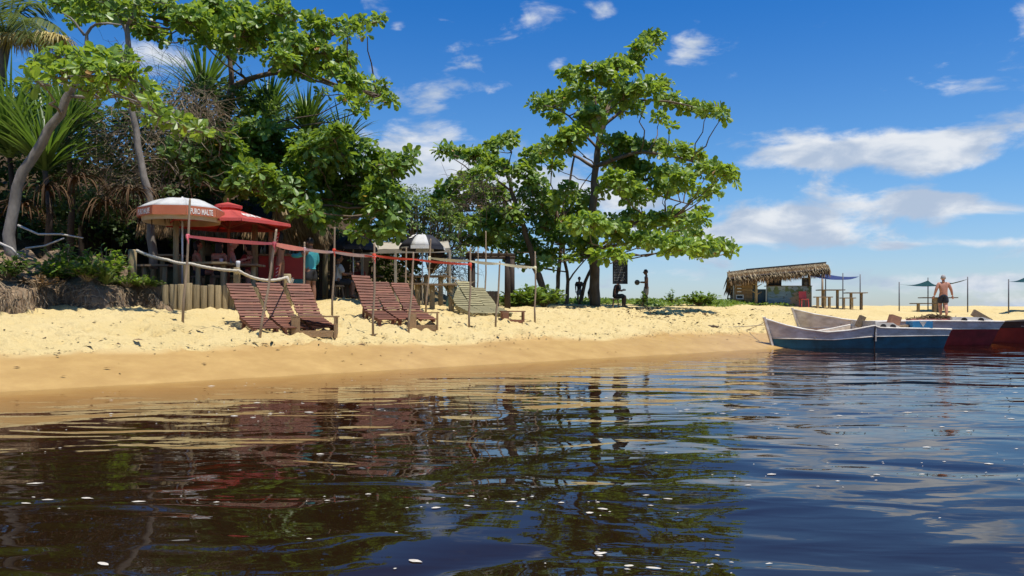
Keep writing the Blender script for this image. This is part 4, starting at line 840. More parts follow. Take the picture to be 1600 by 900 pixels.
# ---- thatched bar
hut = thing('beach_bar', Vector((P(390, 400, 22.6).x, 22.6, DECK)), 'open thatched beach bar with red counter in the shade of the trees', 'bar')
def fringe(root, a, b, n, ln, m, seed, out=Vector((0, -.25, -1)), wd=.035, rows=3, back=None, name='thatch'):
    g = np.random.default_rng(seed); Pp, D, N, L = [], [], [], []
    for r_ in range(rows):
        for i in range(n):
            p = Vector(a).lerp(Vector(b), g.random()); p = p+(Vector(back)*(r_/rows) if back else Vector((0, 0, .1*r_)))
            Pp.append(tuple(p)); D.append(tuple(Vector(out)+Vector(g.normal(size=3))*.13)); N.append((g.normal()*.5, -1, .4)); L.append(ln*g.uniform(.55, 1.2))
    V0 = np.array([(-.5, 0, 0), (.5, 0, 0), (-.4, .6, 0), (.4, .6, 0), (.05, 1, 0)])*np.array([wd/ln, 1, 1]); F0 = np.array([(0, 1, 3), (0, 3, 2), (2, 3, 4)])
    me = leaves_mesh(name, np.array(Pp)-np.array(ORG[root.name]), np.array(D), np.array(N), np.array(L), m, V0, F0); return tag(link(name, me, root), kind='stuff')
e0, e1, e2 = P(215, 352, 21.8), P(440, 358, 21.8), P(510, 366, 24.4); r0, r1 = P(215, 300, 24.5), P(445, 318, 24.5); k0, k1 = P(215, 330, 27.5), P(470, 340, 27.5)
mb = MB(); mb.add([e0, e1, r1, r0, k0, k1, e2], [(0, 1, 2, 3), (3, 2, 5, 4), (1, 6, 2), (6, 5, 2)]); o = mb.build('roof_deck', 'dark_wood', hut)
fringe(hut, e0+UPV*.05, e1+UPV*.05, 420, .42, 'dry_leaf', 61, back=(r0-e0)*.35); fringe(hut, e1+UPV*.12, e2+UPV*.12, 520, .62, 'dry_leaf', 62, out=Vector((.25, -.15, -1)), back=(r1-e1)*.5, rows=5)
fringe(hut, P(428, 330, 21.6), P(506, 356, 24.2), 500, .6, 'straw', 63, out=Vector((.2, -.2, -1)), rows=3)
for i, (px, d, top) in enumerate([(275, 18.6, 330), (398, 20.6, 350), (316, 22.4, 352), (446, 22, 355), (240, 22.4, 352), (508, 24.3, 366)]):
    a = Vector((P(px, 400, d).x, d, DECK-.05 if px < 460 else gz(P(px, 400, d).x, d))); MB().tube([a, a.lerp(P(px, top, d), .5), P(px, top, d)], [.085, .08, .078] if px != 275 else [.07, .065, .065], 9).build('post', 'log_wood', hut, smooth=True)
g = random.Random(3)
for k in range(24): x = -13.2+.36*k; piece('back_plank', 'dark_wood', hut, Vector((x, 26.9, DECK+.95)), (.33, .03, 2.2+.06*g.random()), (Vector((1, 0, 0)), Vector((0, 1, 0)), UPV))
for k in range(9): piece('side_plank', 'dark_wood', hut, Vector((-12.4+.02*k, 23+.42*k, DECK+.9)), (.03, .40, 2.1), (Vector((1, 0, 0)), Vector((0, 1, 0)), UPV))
mat('red_paint', (.42, .03, .02), (.32, .025, .018), .5, 4); mat('teal_paint', (.05, .2, .22), (.10, .28, .22), .6, 3)
ca, cb = P(404, 425, 21.3), P(478, 425, 22.0); ax = (cb-ca).normalized(); ay = UPV.cross(ax)
MB().box((ca+cb)/2+UPV*.12, ((cb-ca).length, .06, .62), (ax, ay, UPV)).build('counter_front', 'red_paint', hut); MB().box((ca+cb)/2+UPV*-.36, ((cb-ca).length-.02, .05, .32), (ax, ay, UPV)).build('counter_base', 'teal_paint', hut)
MB().box((ca+cb)/2+UPV*.46+ay*.14, ((cb-ca).length+.1, .5, .04), (ax, ay, UPV)).build('counter_top', 'weathered_wood', hut)
mat('bottle_glass', (.12, .2, .1), (.3, .3, .26), .2, 9, island=.6, hue=.2); mat('white_plastic', (.75, .75, .74), (.62, .62, .62), .4, 6)
for k in range(9):
    c = ca.lerp(cb, .08+.1*k)+UPV*.48+ay*(.1+.15*(k % 2)); h = .2+.08*(k*7 % 3); r_ = .035
    o = MB().tube([c, c+UPV*h*.6, c+UPV*h*.75, c+UPV*h], [r_, r_, r_*.4, r_*.35], 8).build('bottle', 'bottle_glass', smooth=True); tag(o, 'small bottle standing on the red bar counter', 'bottle', 'bottles on the bar counter')
# red lettered board on a post
bp = P(428, 435, 20.2); sb = thing('post_board', Vector((bp.x, bp.y, DECK)), 'narrow red patterned board fixed to a pale post behind the thick pole', 'sign')
MB().tube([Vector((bp.x-.06, bp.y, DECK-.05)), P(423, 362, 20.2)], [.06, .055], 8).build('post', 'pale_wood', sb, smooth=True)
for (y0, y1) in ((362, 385), (415, 440)): a, b = P(434, y0, 20.15), P(429, y1, 20.15); MB().bar(b, a, .11, .02, (0, 1, 0)).build('red_board', 'red_paint', sb)
g = random.Random(5); mb = MB()
for (y0, y1) in ((364, 384), (417, 438)):
    for k in range(4): p = P(433-.2*k, y0+(y1-y0)*(k+.5)/4, 20.13); mb.box(p, (.075, .004, .012), (Vector((.8, 0, .6)), Vector((0, 1, 0)), Vector((-.6, 0, .8))))
mb.build('pale_marks', 'lettering_white', sb)
# ---- plank tables and benches of the bar
def plank_table(name, label, a, b, top_z, depth, floor, m='weathered_wood', legs=2, cat='table', group=None, lr=.06, planks=3):
    c = (a+b)/2; t = thing(name, Vector((c.x, c.y+depth/2, floor)), label, cat, group); ax = (b-a); ax.z = 0; L_ = ax.length; ax.normalize(); ay = UPV.cross(ax)
    for k in range(planks): piece('plank', m, t, Vector((c.x, c.y, top_z-.02))+ay*(depth*(k+.5)/planks), (L_*(1 if k % 2 else 1.03), depth/planks*.93, .045), (ax, ay, UPV))
    for k in range(legs):
        f = (.18+.64*k/(legs-1)) if legs > 1 else .5; p = Vector((a.x, a.y, 0)).lerp(Vector((b.x, b.y, 0)), f)+ay*depth*.5; p.z = floor; fl = floor if floor is not None else gz(p.x, p.y)
        piece('leg', 'log_wood', t, Vector((p.x, p.y, (fl-.1+top_z-.045)/2)), (lr*2, lr*2, top_z-.045-fl+.1), (Vector((1, 0, 0)), Vector((0, 1, 0)), UPV), 'log')
    return t
BG = 'plank tables and benches of the bar'
plank_table('plank_table', 'pale plank table just behind the log wall near the first pole', P(290, 408, 18.4), P(352, 412, 18.4), P(300, 409, 18.4).z, .6, DECK, 'pale_wood', group=BG)
plank_table('plank_table', 'dark plank table with a white cup between the seated guests', P(335, 413, 19.3), P(400, 414, 19.3), P(340, 412, 19.3).z, .7, DECK, 'weathered_wood', group=BG)
plank_table('plank_table', 'plank table at the left of the bar under the striped umbrella', P(236, 398, 19.5), P(280, 398, 19.5), P(250, 397, 19.5).z, .7, DECK, 'weathered_wood', group=BG)
plank_table('plank_bench', 'rough bench between the rope post and the umbrella', P(212, 412, 19.0), P(262, 416, 19.0), P(230, 413, 19.0).z, .3, DECK, 'weathered_wood', cat='bench', group=BG)
plank_table('plank_table', 'long dark table behind the middle loungers under the black umbrella', P(530, 428, 23.2), P(592, 432, 23.2), P(560, 430, 23.2).z, .8, G(560, 23.2).z, 'dark_wood', 2, group=BG)
for i, (x0, x1, py, d, lab) in enumerate([(598, 662, 442, 21.0, 'rough table top on stumps behind the middle loungers'), (628, 700, 430, 22.6, 'higher plank table beneath the black and white umbrella'), (665, 712, 443, 20.6, 'plank table on two round stumps left of the olive loungers')]):
    plank_table('plank_table', lab, P(x0, py, d), P(x1, py, d), P(x0, py, d).z, .6, G((x0+x1)/2, d).z, 'weathered_wood', 3 if i == 1 else 2, group=BG, lr=.075)
# cup, white things on tables
for i, (px, py, d, lab) in enumerate([(346, 408, 19.6, 'white cup on the dark plank table'), (372, 405, 17.5, 'white bottle top standing on the middle rope post')]):
    c = P(px, py+(8 if i == 0 else 13), d); c.z = P(340, 412, 19.3).z+.003 if i == 0 else P(370, 418, 17.5).z; r_ = .045
    o = MB().tube([c, c+UPV*.10, c+UPV*.14, c+UPV*.145], [r_*.8, r_, r_, r_*.7], 10).build('cup' if i == 0 else 'bottle', 'white_plastic', smooth=True); tag(o, lab, 'cup' if i == 0 else 'bottle')
# timber frame, tarp and dark board near the olive loungers
fr = thing('timber_frame', G(765, 25), 'dark timber pergola frame above the olive loungers', 'frame')
for px, d, top in ((793, 24.6, 398), (738, 24.6, 398), (800, 27, 400), (735, 27, 400)): MB().tube([G(px, d, -.1), P(px, top, d)], [.1, .085], 8).build('post', 'dark_wood', fr, smooth=True)
for y_, d in ((397, 24.5), (402, 24.6), (401, 27)): MB().tube([P(728, y_, d), P(805, y_+1, d)], [.05, .045], 7).build('beam', 'dark_wood', fr, smooth=True)
for k in range(6): MB().tube([P(732+12*k, 394, 24.2), P(732+12*k, 399, 27.3)], .03, 6).build('rafter', 'weathered_wood', fr, smooth=True)
mat('navy_tarp', (.02, .035, .07), (.012, .02, .04), .5, 3)
def tarp(name, label, corners, m, sag, floor_posts=None, hgt=None, cat='awning', group=None):
    A, B, C, D2 = corners; V, Fc = [], []; n = 10
    for i in range(n+1):
        for j in range(n+1): s_, t_ = i/n, j/n; p = A.lerp(B, s_).lerp(D2.lerp(C, s_), t_); p.z -= sag*(math.sin(math.pi*s_)*.8+math.sin(math.pi*t_)*.5)*(1-.3*math.sin(math.pi*s_)*math.sin(math.pi*t_)); V.append(p)
    for i in range(n):
        for j in range(n): Fc.append((i*(n+1)+j, (i+1)*(n+1)+j, (i+1)*(n+1)+j+1, i*(n+1)+j+1))
    t = thing(name, Vector(((A.x+B.x)/2, (A.y+C.y)/2, min(gz(p.x, p.y) for p in corners))), label, cat, group); mb = MB(); mb.add(V, Fc); o = mb.build('sheet', m, t, smooth=True); o.modifiers.new('thick', 'SOLIDIFY').thickness = .006
    for p in (floor_posts or []):
        b = Vector((p.x, p.y, gz(p.x, p.y)-.2)); MB().tube([b, p+UPV*.12], [.035, .028], 7).build('pole', 'dark_metal', t, smooth=True)
    return t
mat('dark_metal', (.13, .13, .14), (.08, .08, .09), .5, 6)
tarp('shade_tarp', 'navy shade tarp slung low behind the barrier tape', [P(690, 400, 26), P(752, 398, 26), P(750, 396, 28), P(690, 396, 28)], 'navy_tarp', .16)
bo = G(762, 22.6); bd = thing('board_screen', bo, 'dark brown plank screen standing behind the olive loungers', 'screen')
for k in range(6): piece('plank', 'dark_wood', bd, Vector((P(736+8*k, 450, 22.6).x, 22.6, gz(bo.x, 22.6)+.26)), (.142, .03, .58), (Vector((1, 0, 0)), Vector((0, 1, 0)), UPV))
for px in (742, 770): MB().bar(G(px, 22.7, -.1), G(px, 22.7, .56), .06, .05, (0, 1, 0)).build('stake', 'dark_wood', bd)
mat('green_sheet', (.012, .035, .02), (.02, .05, .03), .5, 4)
gsh = G(722, 22.2); tag(MB().add([gsh+Vector((-.5, 0, -.02)), gsh+Vector((.42, .1, -.02)), gsh+Vector((.5, .35, .5)), gsh+Vector((.0, .3, .62)), gsh+Vector((-.38, .28, .45)), gsh+Vector((-.45, .6, 0)), gsh+Vector((.45, .7, 0))], [(0, 1, 2), (0, 2, 3), (0, 3, 4), (4, 3, 6, 5), (3, 2, 6), (2, 1, 6), (0, 4, 5), (0, 5, 6, 1)]).build('covered_pile', 'green_sheet'), 'dark green sheet over a heap behind the left olive lounger', 'heap')
C, O = pad_points([(690, 428, 26, 16), (715, 440, 20, 14), (675, 452, 22, 16), (728, 446, 12, 10)], 24.0, 7, None, 55, hollow=.1); Pp, D, N, L = rosettes(C, O, 7, .30, 56, .9); o0 = Pp.mean(0); o0[2] = G(695, 24).z
tag(link('brush_pile', leaves_mesh('brush_pile', Pp-o0, D, N, L, 'straw', OVAL_V, OVAL_F, .35), None, tuple(o0)), 'pile of dry brown palm thatch and brush behind the tables', 'brush', kind='stuff')
# ------------------------------------------------------------------ thatched hut on the crest
mat('plank_tan', (.44, .28, .14), (.30, .185, .09), .8, 5, .006, 14, (1, 1, .3), .18); mat('blue_board', (.03, .06, .09), (.05, .09, .11), .6, 3); mat('slate_black', (.02, .02, .022), (.035, .035, .04), .6, 6)
d = 45.5; hb = G(1220, d); FL = hb.z+.02
ht = thing('thatched_kiosk', hb, 'thatched beach kiosk with a painted counter front on the sand crest', 'kiosk')
def K(px, py, dd=0.0): return P(px, py, d+dd)
rg = [K(1136, 425, -.2), K(1166, 421, -.4), K(1289, 410, -.4)]
mb = MB(); bk = Vector((0, 3.6, -.55)); fr_ = [p+Vector((0, -.75, -.42)) for p in rg]
mb.add(rg+[rg[0]+bk+Vector((1.0, 0, 0))]+[p+bk for p in rg[1:]]+fr_, [(0, 1, 4, 3), (1, 2, 5, 4), (6, 7, 1, 0), (7, 8, 2, 1)]); o = mb.build('roof_deck', 'dark_wood', ht)
for i in range(2):
    fringe(ht, rg[i], rg[i+1], (170, 620)[i], .62, 'straw', 70+i, out=Vector((0, -.75, -.75)), wd=.07, rows=3, back=(0, -.55, -.22)); fringe(ht, rg[i]+Vector((0, -.5, -.2)), rg[i+1]+Vector((0, -.5, -.2)), (150, 480)[i], .62, 'dry_leaf', 80+i, out=Vector((0, -.25, -1)), wd=.06, rows=2, back=(0, -.15, -.12))
fringe(ht, rg[0]+Vector((.12, 0, 0)), rg[0]+bk*.8+Vector((.95, 0, 0)), 160, .9, 'dry_leaf', 90, out=Vector((-.02, 0, -1)), wd=.07, rows=2)
MB().bar(rg[1]+Vector((0, -.02, .0)), rg[2]+Vector((.05, -.02, .0)), .12, .06).build('ridge_board', 'dark_wood', ht)
for px, top, dd in ((1148, 428, 0), (1176, 426, .2), (1199, 424, 0), (1265, 418, 0), (1285, 420, 2.6), (1206, 424, 3.2), (1150, 430, 3.0)): a = K(px, 400, dd); MB().tube([Vector((a.x, a.y, FL-.2)), K(px, top, dd)], [.07, .06], 8).build('post', 'stick_wood', ht, smooth=True)
AX3 = (Vector((1, 0, 0)), Vector((0, 1, 0)), UPV)
for k in range(7): zc = FL+.1+k*.19; piece('wall_plank', 'plank_tan', ht, Vector(((K(1147, 0).x+K(1176, 0).x)/2, d+.05, zc)), (K(1176, 0).x-K(1147, 0).x, .03, .178), AX3)
for k in range(6): piece('wall_plank', 'plank_tan', ht, Vector((K(1147, 0).x-.02+.14*k, d+.35+.5*k, FL+.68)), (.03, .47, 1.36), AX3)
wx0, wx1 = K(1150, 0).x, K(1162, 0).x; wf = MB().box(((wx0+wx1)/2, d+.02, K(0, 464).z), (wx1-wx0, .04, .26)).build('hatch', 'white_plastic', ht); MB().box(((wx0+wx1)/2, d-.004, K(0, 464).z), (wx1-wx0-.12, .012, .14)).build('opening', 'slate_black', wf)  # opening is a black slab standing for the unlit inside
MB().box((K(1187, 0).x, d+.12, K(0, 462).z-.1), (K(1198, 0).x-K(1176, 0).x-.02, .04, .95)).build('blue_panel', 'blue_board', ht)
MB().box((K(1187, 0).x, d+2.2, FL+1.0), (K(1198, 0).x-K(1176, 0).x, .04, 2.0)).build('back_panel', 'blue_board', ht)
# painted counter front: a loose landscape in blue, sand and green
m_ = bpy.data.materials.new('painted_landscape'); m_.use_nodes = True; t = NT(m_.node_tree); tc = t.new('ShaderNodeTexCoord'); gn = tc.outputs['Generated']; sp = t.new('ShaderNodeSeparateXYZ'); t.l.new(gn, sp.inputs[0])
nz = t.noise(t.mapping(gn, (4, 1, 3)), 1.4, 4, .6); sx_ = t.math('ADD', sp.outputs[0], t.math('MULTIPLY', t.math('SUBTRACT', nz, .5), .5)); sz_ = t.math('ADD', sp.outputs[2], t.math('MULTIPLY', t.math('SUBTRACT', nz, .5), .3))
water_ = t.mix(t.ramp(t.noise(t.mapping(gn, (3, 1, 14)), 1.5, 3), .35, .65), (.10, .19, .25), (.22, .33, .38)); sandp = t.mix(nz, (.42, .31, .19), (.36, .30, .22)); sky_ = t.mix(nz, (.20, .30, .38), (.34, .40, .40))
f_sand = t.ramp(t.math('SUBTRACT', t.math('ADD', sx_, t.math('MULTIPLY', sz_, -.25)), .42), -.02, .03); c = t.mix(f_sand, water_, sandp); c = t.mix(t.ramp(sz_, .74, .79), c, sky_)
gr_ = t.math('MULTIPLY', t.ramp(t.noise(t.mapping(gn, (6, 1, 4), loc=(3, 0, 1)), 1.3, 3), .5, .56), t.ramp(sz_, .45, .55)); c = t.mix(gr_, c, (.12, .17, .06))
dk_ = t.ramp(t.noise(t.mapping(gn, (9, 1, 6), loc=(7, 0, 4)), 1.6, 2), .62, .66); c = t.mix(dk_, c, (.06, .045, .035))
p = t.new('ShaderNodeBsdfPrincipled'); t.l.new(c, p.inputs['Base Color']); p.inputs['Roughness'].default_value = .6; o = t.new('ShaderNodeOutputMaterial'); t.l.new(p.outputs[0], o.inputs[0]); MATS['painted_landscape'] = m_
x0, x1 = K(1198, 0).x, K(1267, 0).x; zt = K(0, 447.5).z
MB().box(((x0+x1)/2, d-.10, (FL-.15+zt)/2), (x1-x0, .05, zt-FL+.15)).build('painted_counter', 'painted_landscape', ht); MB().box(((x0+x1)/2, d+.12, zt+.022), (x1-x0+.08, .5, .04)).build('counter_top', 'weathered_wood', ht)
a = K(1210, 441, .35); cb_ = thing('chalkboard', a-UPV*.26, 'black menu board hanging in the kiosk opening above the painted counter', 'board'); MB().box(a, (.74, .03, .52)).build('panel', 'slate_black', cb_)
for q in (-1, 1): MB().box(a+Vector((q*.385, -.005, 0)), (.03, .04, .56)).build('frame_side', 'dark_wood', cb_); MB().box(a+Vector((0, -.005, q*.275)), (.74, .04, .03)).build('frame_side', 'dark_wood', cb_)
a = K(1258, 440.5, .0); spk = thing('loudspeaker', a-UPV*.24, 'black loudspeaker hung from the kiosk eave beside the right post', 'speaker'); MB().box(a, (.3, .25, .48)).build('cabinet', 'slate_black', spk)
for zz, r_ in ((-.09, .11), (.13, .06)): MB().tube([a+Vector((0, -.126, zz)), a+Vector((0, -.135, zz))], [r_, r_*.9], 14).build('driver', 'dark_metal', spk)
# branched post standing in front of the kiosk
bx = K(1181, 475, -.6); bt = thing('branched_post', Vector((bx.x, bx.y, gz(bx.x, bx.y))), 'bare branched tree post with short pegs in front of the kiosk', 'post')
MB().tube([Vector((bx.x, bx.y, gz(bx.x, bx.y)-.2)), K(1181.5, 450, -.6), K(1180.5, 422, -.6)], [.10, .085, .07], 8).build('trunk', 'pale_wood', bt, smooth=True)
for py, sgn in ((432, -1), (437, 1), (443, -1), (446, 1), (455, -1), (458, 1)): MB().tube([K(1181, py+3, -.6), K(1181+sgn*9, py-2, -.75)], [.035, .018], 6).build('peg', 'pale_wood', bt, smooth=True)
ld = K(1137, 480, .4); la = thing('ladder', Vector((ld.x, ld.y, gz(ld.x, ld.y))), 'dark ladder leaning at the left end of the kiosk', 'ladder')
for q in (0, 1): MB().bar(K(1136+q*5, 470, .3), K(1141+q*5, 440, .3), .05, .04, (0, 1, 0)).build('rail', 'dark_wood', la)
for k in range(4): MB().bar(K(1137+k*1.2, 466-6*k, .27), K(1142+k*1.2, 466-6*k, .27), .04, .03, (0, 1, 0)).build('rung', 'dark_wood', la)
# red plastic chair by the counter
rc = G(1256, 44.6); ch = thing('plastic_chair', rc, 'red plastic chair in front of the painted counter', 'chair'); mat('red_plastic', (.68, .10, .08), (.6, .08, .07), .4, 6)
MB().box(rc+UPV*.42, (.42, .42, .035)).build('seat', 'red_plastic', ch); MB().box(rc+Vector((0, .2, .66)), (.42, .03, .42), (Vector((1, 0, 0)), Vector((0, .97, -.2)), Vector((0, .2, .97)))).build('backrest', 'red_plastic', ch)
for i in (-1, 1):
    for j in (-1, 1): MB().bar(rc+Vector((i*.2, j*.2, -.05)), rc+Vector((i*.18, j*.18, .405)), .035, .035, (0, 1, 0)).build('leg', 'red_plastic', ch)
# ---- tables on the crest
TG = 'concrete and plank tables on the crest'
def tee_table(name, label, x0, x1, py, dd, m='weathered_wood', depth=.7, legs=((.22, .78),), cat='table', lw=.12):
    a, b = P(x0, py, dd), P(x1, py, dd); c = (a+b)/2; fl = gz(c.x, c.y); t_ = thing(name, Vector((c.x, c.y, fl)), label, cat, TG); L_ = (b-a).length
    for k in range(2): piece('plank', m, t_, c+Vector((0, depth*(k-.5)*.5, -.025)), (L_, depth*.48, .05), AX3)
    for f in legs[0]: p = a.lerp(b, f); MB().box((p.x, p.y, (fl-.15+c.z-.05)/2), (lw, lw, c.z-.05-fl+.15)).build('leg', 'pale_wood' if dd < 45 else 'weathered_wood', t_)
    return t_
tee_table('beach_table', 'plank table under the blue tarp next to the kiosk', 1278, 1317, 452.5, 44.5); tee_table('beach_bench', 'low bench on the left side of the table under the blue tarp', 1272, 1300, 463.5, 44.0, depth=.3, legs=((.2, .6, .85),), cat='bench')
tee_table('beach_table', 'plank table right of the blue tarp', 1321, 1352, 457, 45.0, legs=((.28, .8),)); tee_table('beach_bench', 'low bench between the two crest tables', 1313, 1336, 465, 44.2, depth=.3, cat='bench')
tee_table('beach_table', 'table on a pale thick leg under the green canopy', 1439, 1492, 464.5, 43.6, legs=((.40, .52),), lw=.2); tee_table('beach_bench', 'low bench in front of the green canopy table', 1423, 1470, 473.5, 43.0, depth=.3, legs=((.25, .8),), cat='bench')
mat('blue_tarp', (.06, .085, .22), (.04, .06, .17), .6, 2); mat('green_tarp', (.015, .075, .07), (.01, .055, .05), .6, 2); thin('blue_tarp', (.05, .08, .25)); thin('green_tarp', (.01, .10, .08))
tarp('shade_tarp', 'blue shade tarp tied between the kiosk and thin poles', [P(1265, 431, 44.3), P(1320, 437, 43.6), P(1342, 432, 45.0), P(1290, 428, 46)], 'blue_tarp', .10, [P(1290, 429, 46), P(1317, 430, 43.6), P(1344, 432, 45)])
tarp('shade_tarp', 'dark green shade canopy on four thin poles behind the walking man', [P(1405, 444, 42.5), P(1512, 436, 42.6), P(1474, 440, 46), P(1450, 438, 46)], 'green_tarp', .28, [P(1405, 444, 42.5), P(1512, 436, 42.6), P(1474, 440, 46), P(1450, 437, 46)])
tarp('shade_tarp', 'edge of a green shade canopy at the far right on a leaning pole', [P(1576, 440, 40), P(1680, 436, 40), P(1660, 430, 44), P(1600, 434, 44)], 'green_tarp', .12, [P(1576, 440, 40), P(1680, 436, 40)])
# ---- black board hung from the tall tree
a = P(969, 423, D6-1.0); hbn = thing('hanging_board', a-UPV*.55, 'tall black board with chalk writing hanging from the tall almond tree', 'board'); MB().box(a, (.62, .03, 1.1)).build('panel', 'slate_black', hbn); g = random.Random(12); mb = MB()
for r_ in range(14):
    x = -.25
    while x < .1+g.random()*.12: L_ = g.uniform(.02, .06); mb.box(a+Vector((x+L_/2, -.018, .45-r_*.066)), (L_, .003, .012+.01*g.random())); x += L_+.02
tag(mb.build('chalk_writing', 'grey_paint', hbn), kind='stuff')
for q in (-.22, .22): MB().tube([a+Vector((q, 0, .55)), a+Vector((q*.8, .2, 1.3))], .008, 5).build('cord', 'rope', hbn)
# ------------------------------------------------------------------ boats
mat('boat_white', (.78, .73, .64), (.42, .35, .27), .65, 2.6, .006, 20, (1, 1, 2.2), detail=9); mat('boat_blue', (.025, .15, .21), (.02, .075, .09), .6, 2.6, .006, 14, (1, 1, 2), detail=9); mat('boat_maroon', (.20, .026, .034), (.10, .018, .022), .5, 4, .004, 14); mat('boat_red', (.22, .03, .028), (.15, .02, .02), .5, 4, .004, 14)
mat('boat_inside', (.6, .5, .38), (.38, .30, .22), .8, 6); mat('boat_dark', (.035, .028, .025), (.06, .045, .035), .6, 6); mat('pink_paint', (.55, .22, .18), (.42, .16, .12), .6, 6); mat('box_blue', (.05, .24, .42), (.035, .17, .3), .5, 6); mat('cut_wood', (.42, .2, .11), (.3, .14, .08), .7, 6); mat('net', (.15, .10, .05), (.08, .055, .03), .95, 30, .02, 40)
def boat(label, bow, stern, beam, sheer, line, cols, rake=(.28, .30), deck=None, seats=(.2, .34, .46), zb=-.25):
    "lofted open hull: bow and stern are waterline points, sheer and colour line given as (t, z)"
    bow, stern = Vector(bow), Vector(stern); e = (stern-bow); e.z = 0; L_ = e.length; e.normalize(); f = Vector((-e.y, e.x, 0)); root = thing('fishing_boat', (bow+stern)/2, label, 'boat', 'fishing boats moored at the beach')
    n = 26; T_ = [i/n for i in range(n+1)]
    def hb_(t): return beam/2*(math.sin(min(1, t/.55)*math.pi/2)**.75 if t < .55 else 1-.28*((t-.55)/.45)**1.6)+.012
    def zs(t): return float(np.interp(t, *zip(*sheer)))
    def zl(t): return float(np.interp(t, *zip(*line)))
    def pt(t, lat, z): zz = (z-zb)/(1.0); return bow+e*(t*L_ - rake[0]*max(0, 1-t*6)*max(0, z)/.8 + rake[1]*max(0, (t-.8)/.2)*max(0, z)/.7)+f*lat+UPV*z
    def strip(q, lo, hi, o, inner=False):
        V, Fc = [], []
        for t in T_:
            for (z, w_) in (hi(t), lo(t)): V.append(pt(t, q*max(.004, hb_(t)*w_-o), z))
        for i in range(n): Fc.append((2*i, 2*i+1, 2*i+3, 2*i+2))
        return V, Fc
    for nm, lo, hi, m_ in (('topside', lambda t: (zl(t), .93), lambda t: (zs(t), 1.0), cols[0]), ('bottom', lambda t: (zb, .62), lambda t: (zl(t), .93), cols[1])):
        mb = MB()
        for q in (-1, 1): mb.add(*strip(q, lo, hi, 0.0))
        a_, b_ = lo(1.0), hi(1.0); mb.add([pt(1, -hb_(1)*b_[1], b_[0]), pt(1, hb_(1)*b_[1], b_[0]), pt(1, hb_(1)*a_[1], a_[0]), pt(1, -hb_(1)*a_[1], a_[0])], [(0, 1, 2, 3)]); mb.build(nm, m_, root, smooth=False)
    mb = MB()
    for q in (-1, 1): mb.add(*strip(q, lambda t: (.05, .72), lambda t: (zs(t)-.01, 1.0), .05))
    V, Fc = [], []
    for t in T_: V += [pt(t, -max(.004, hb_(t)*.74-.05), .06), pt(t, max(.004, hb_(t)*.74-.05), .06)]
    for i in range(n): Fc.append((2*i, 2*i+1, 2*i+3, 2*i+2))
    mb.add(V, Fc); mb.build('inside', 'boat_inside', root)
    for q in (-1, 1): MB().tube([pt(t, q*(hb_(t)*.93+.004), zl(t)) for t in T_], .016, 5).build('rub_rail', cols[2], root, smooth=True)
    for q in (-1, 1): MB().tube([pt(t, q*(hb_(t)-.02), zs(t)) for t in T_], .032, 6).build('gunwale', cols[2], root, smooth=True)
    st = MB(); st.bar(pt(0, 0, zb), pt(0, 0, zs(0))+UPV*.06-e*.05, .06, .10, f); st.build('stem', cols[2], root)
    for t in seats: MB().bar(pt(t, -hb_(t)*.93, zs(t)-.16), pt(t, hb_(t)*.93, zs(t)-.16), .2, .035).build('thwart', 'boat_inside', root)
    if deck:
        t0, t1 = deck; V, Fc = [], []; k = 8
        for i in range(k+1): t = t0+(t1-t0)*i/k; V += [pt(t, -hb_(t)*.97, zs(t)+.012), pt(t, hb_(t)*.97, zs(t)+.012)]
        for i in range(k): Fc.append((2*i, 2*i+1, 2*i+3, 2*i+2))
        mb = MB(); mb.add(V, Fc); mb.build('deck', cols[0], root); MB().bar(pt(t0, -hb_(t0), zs(t0)-.2), pt(t0, hb_(t0), zs(t0)-.2), .03, .42).build('bulkhead', cols[0], root)
    return root, pt, hb_, zs
b1, pt, hb_, zs = boat('white boat with a blue lower hull, nearest of the moored boats', P(1212, 545, 22.5), P(1458, 545, 22.9), 1.35, [(0, .84), (.06, .68), (.15, .55), (.27, .47), (.40, .53), (.545, .66), (.56, .60), (1, .55)], [(0, .30), (.3, .27), (.545, .36), (1, .38)], ('boat_white', 'boat_blue', 'boat_white'), deck=(.55, .99), seats=(.22, .38))
def coaming(root, pt, hb_, zs, t0, t1, h, m_, holes=2, lat=.98):
    V, Fc = [], []
    for i in range(7): t = t0+(t1-t0)*i/6; hh = h*(1 if i < 5 else (6-i)*.5); V += [pt(t, -hb_(t)*lat, zs(t)+.014), pt(t, -hb_(t)*(lat-.03), zs(t)+hh), pt(t, hb_(t)*(lat-.03), zs(t)+hh), pt(t, hb_(t)*lat, zs(t)+.014)]
    for i in range(6): o = 4*i; Fc += [(o, o+1, o+5, o+4), (o+1, o+2, o+6, o+5), (o+2, o+3, o+7, o+6)]
    Fc += [(3, 2, 1, 0)]; mb = MB(); mb.add(V, Fc); c_ = mb.build('coaming', m_, root)
    for k in range(holes):
        t = t0+(t1-t0)*(.28+.36*k); a_ = pt(t, -hb_(t)*lat-.006, zs(t)+.03); mb = MB(); ax = (pt(t+.02, 0, 0)-pt(t, 0, 0)).normalized(); W = [a_+ax*(.09*math.cos(s))+UPV*(.085*math.sin(s)) for s in [math.pi*i/8 for i in range(9)]]
        mb.add(W+[w_+Vector((0, .03, 0)) for w_ in W], [tuple(range(9))[::-1]]+[(i, i+1, i+10, i+9) for i in range(8)]); mb.build('scupper', 'boat_dark', c_)  # dark half disc stands for the unlit hole, nothing is cut
coaming(b1, pt, hb_, zs, .55, .72, .15, 'boat_white')
q = pt(.545, -hb_(.545)-.004, .66); MB().bar(q, pt(.545, -hb_(.545)*.9-.01, -.1), .03, .02, (0, 1, 0)).build('seam_batten', 'boat_dark', b1)
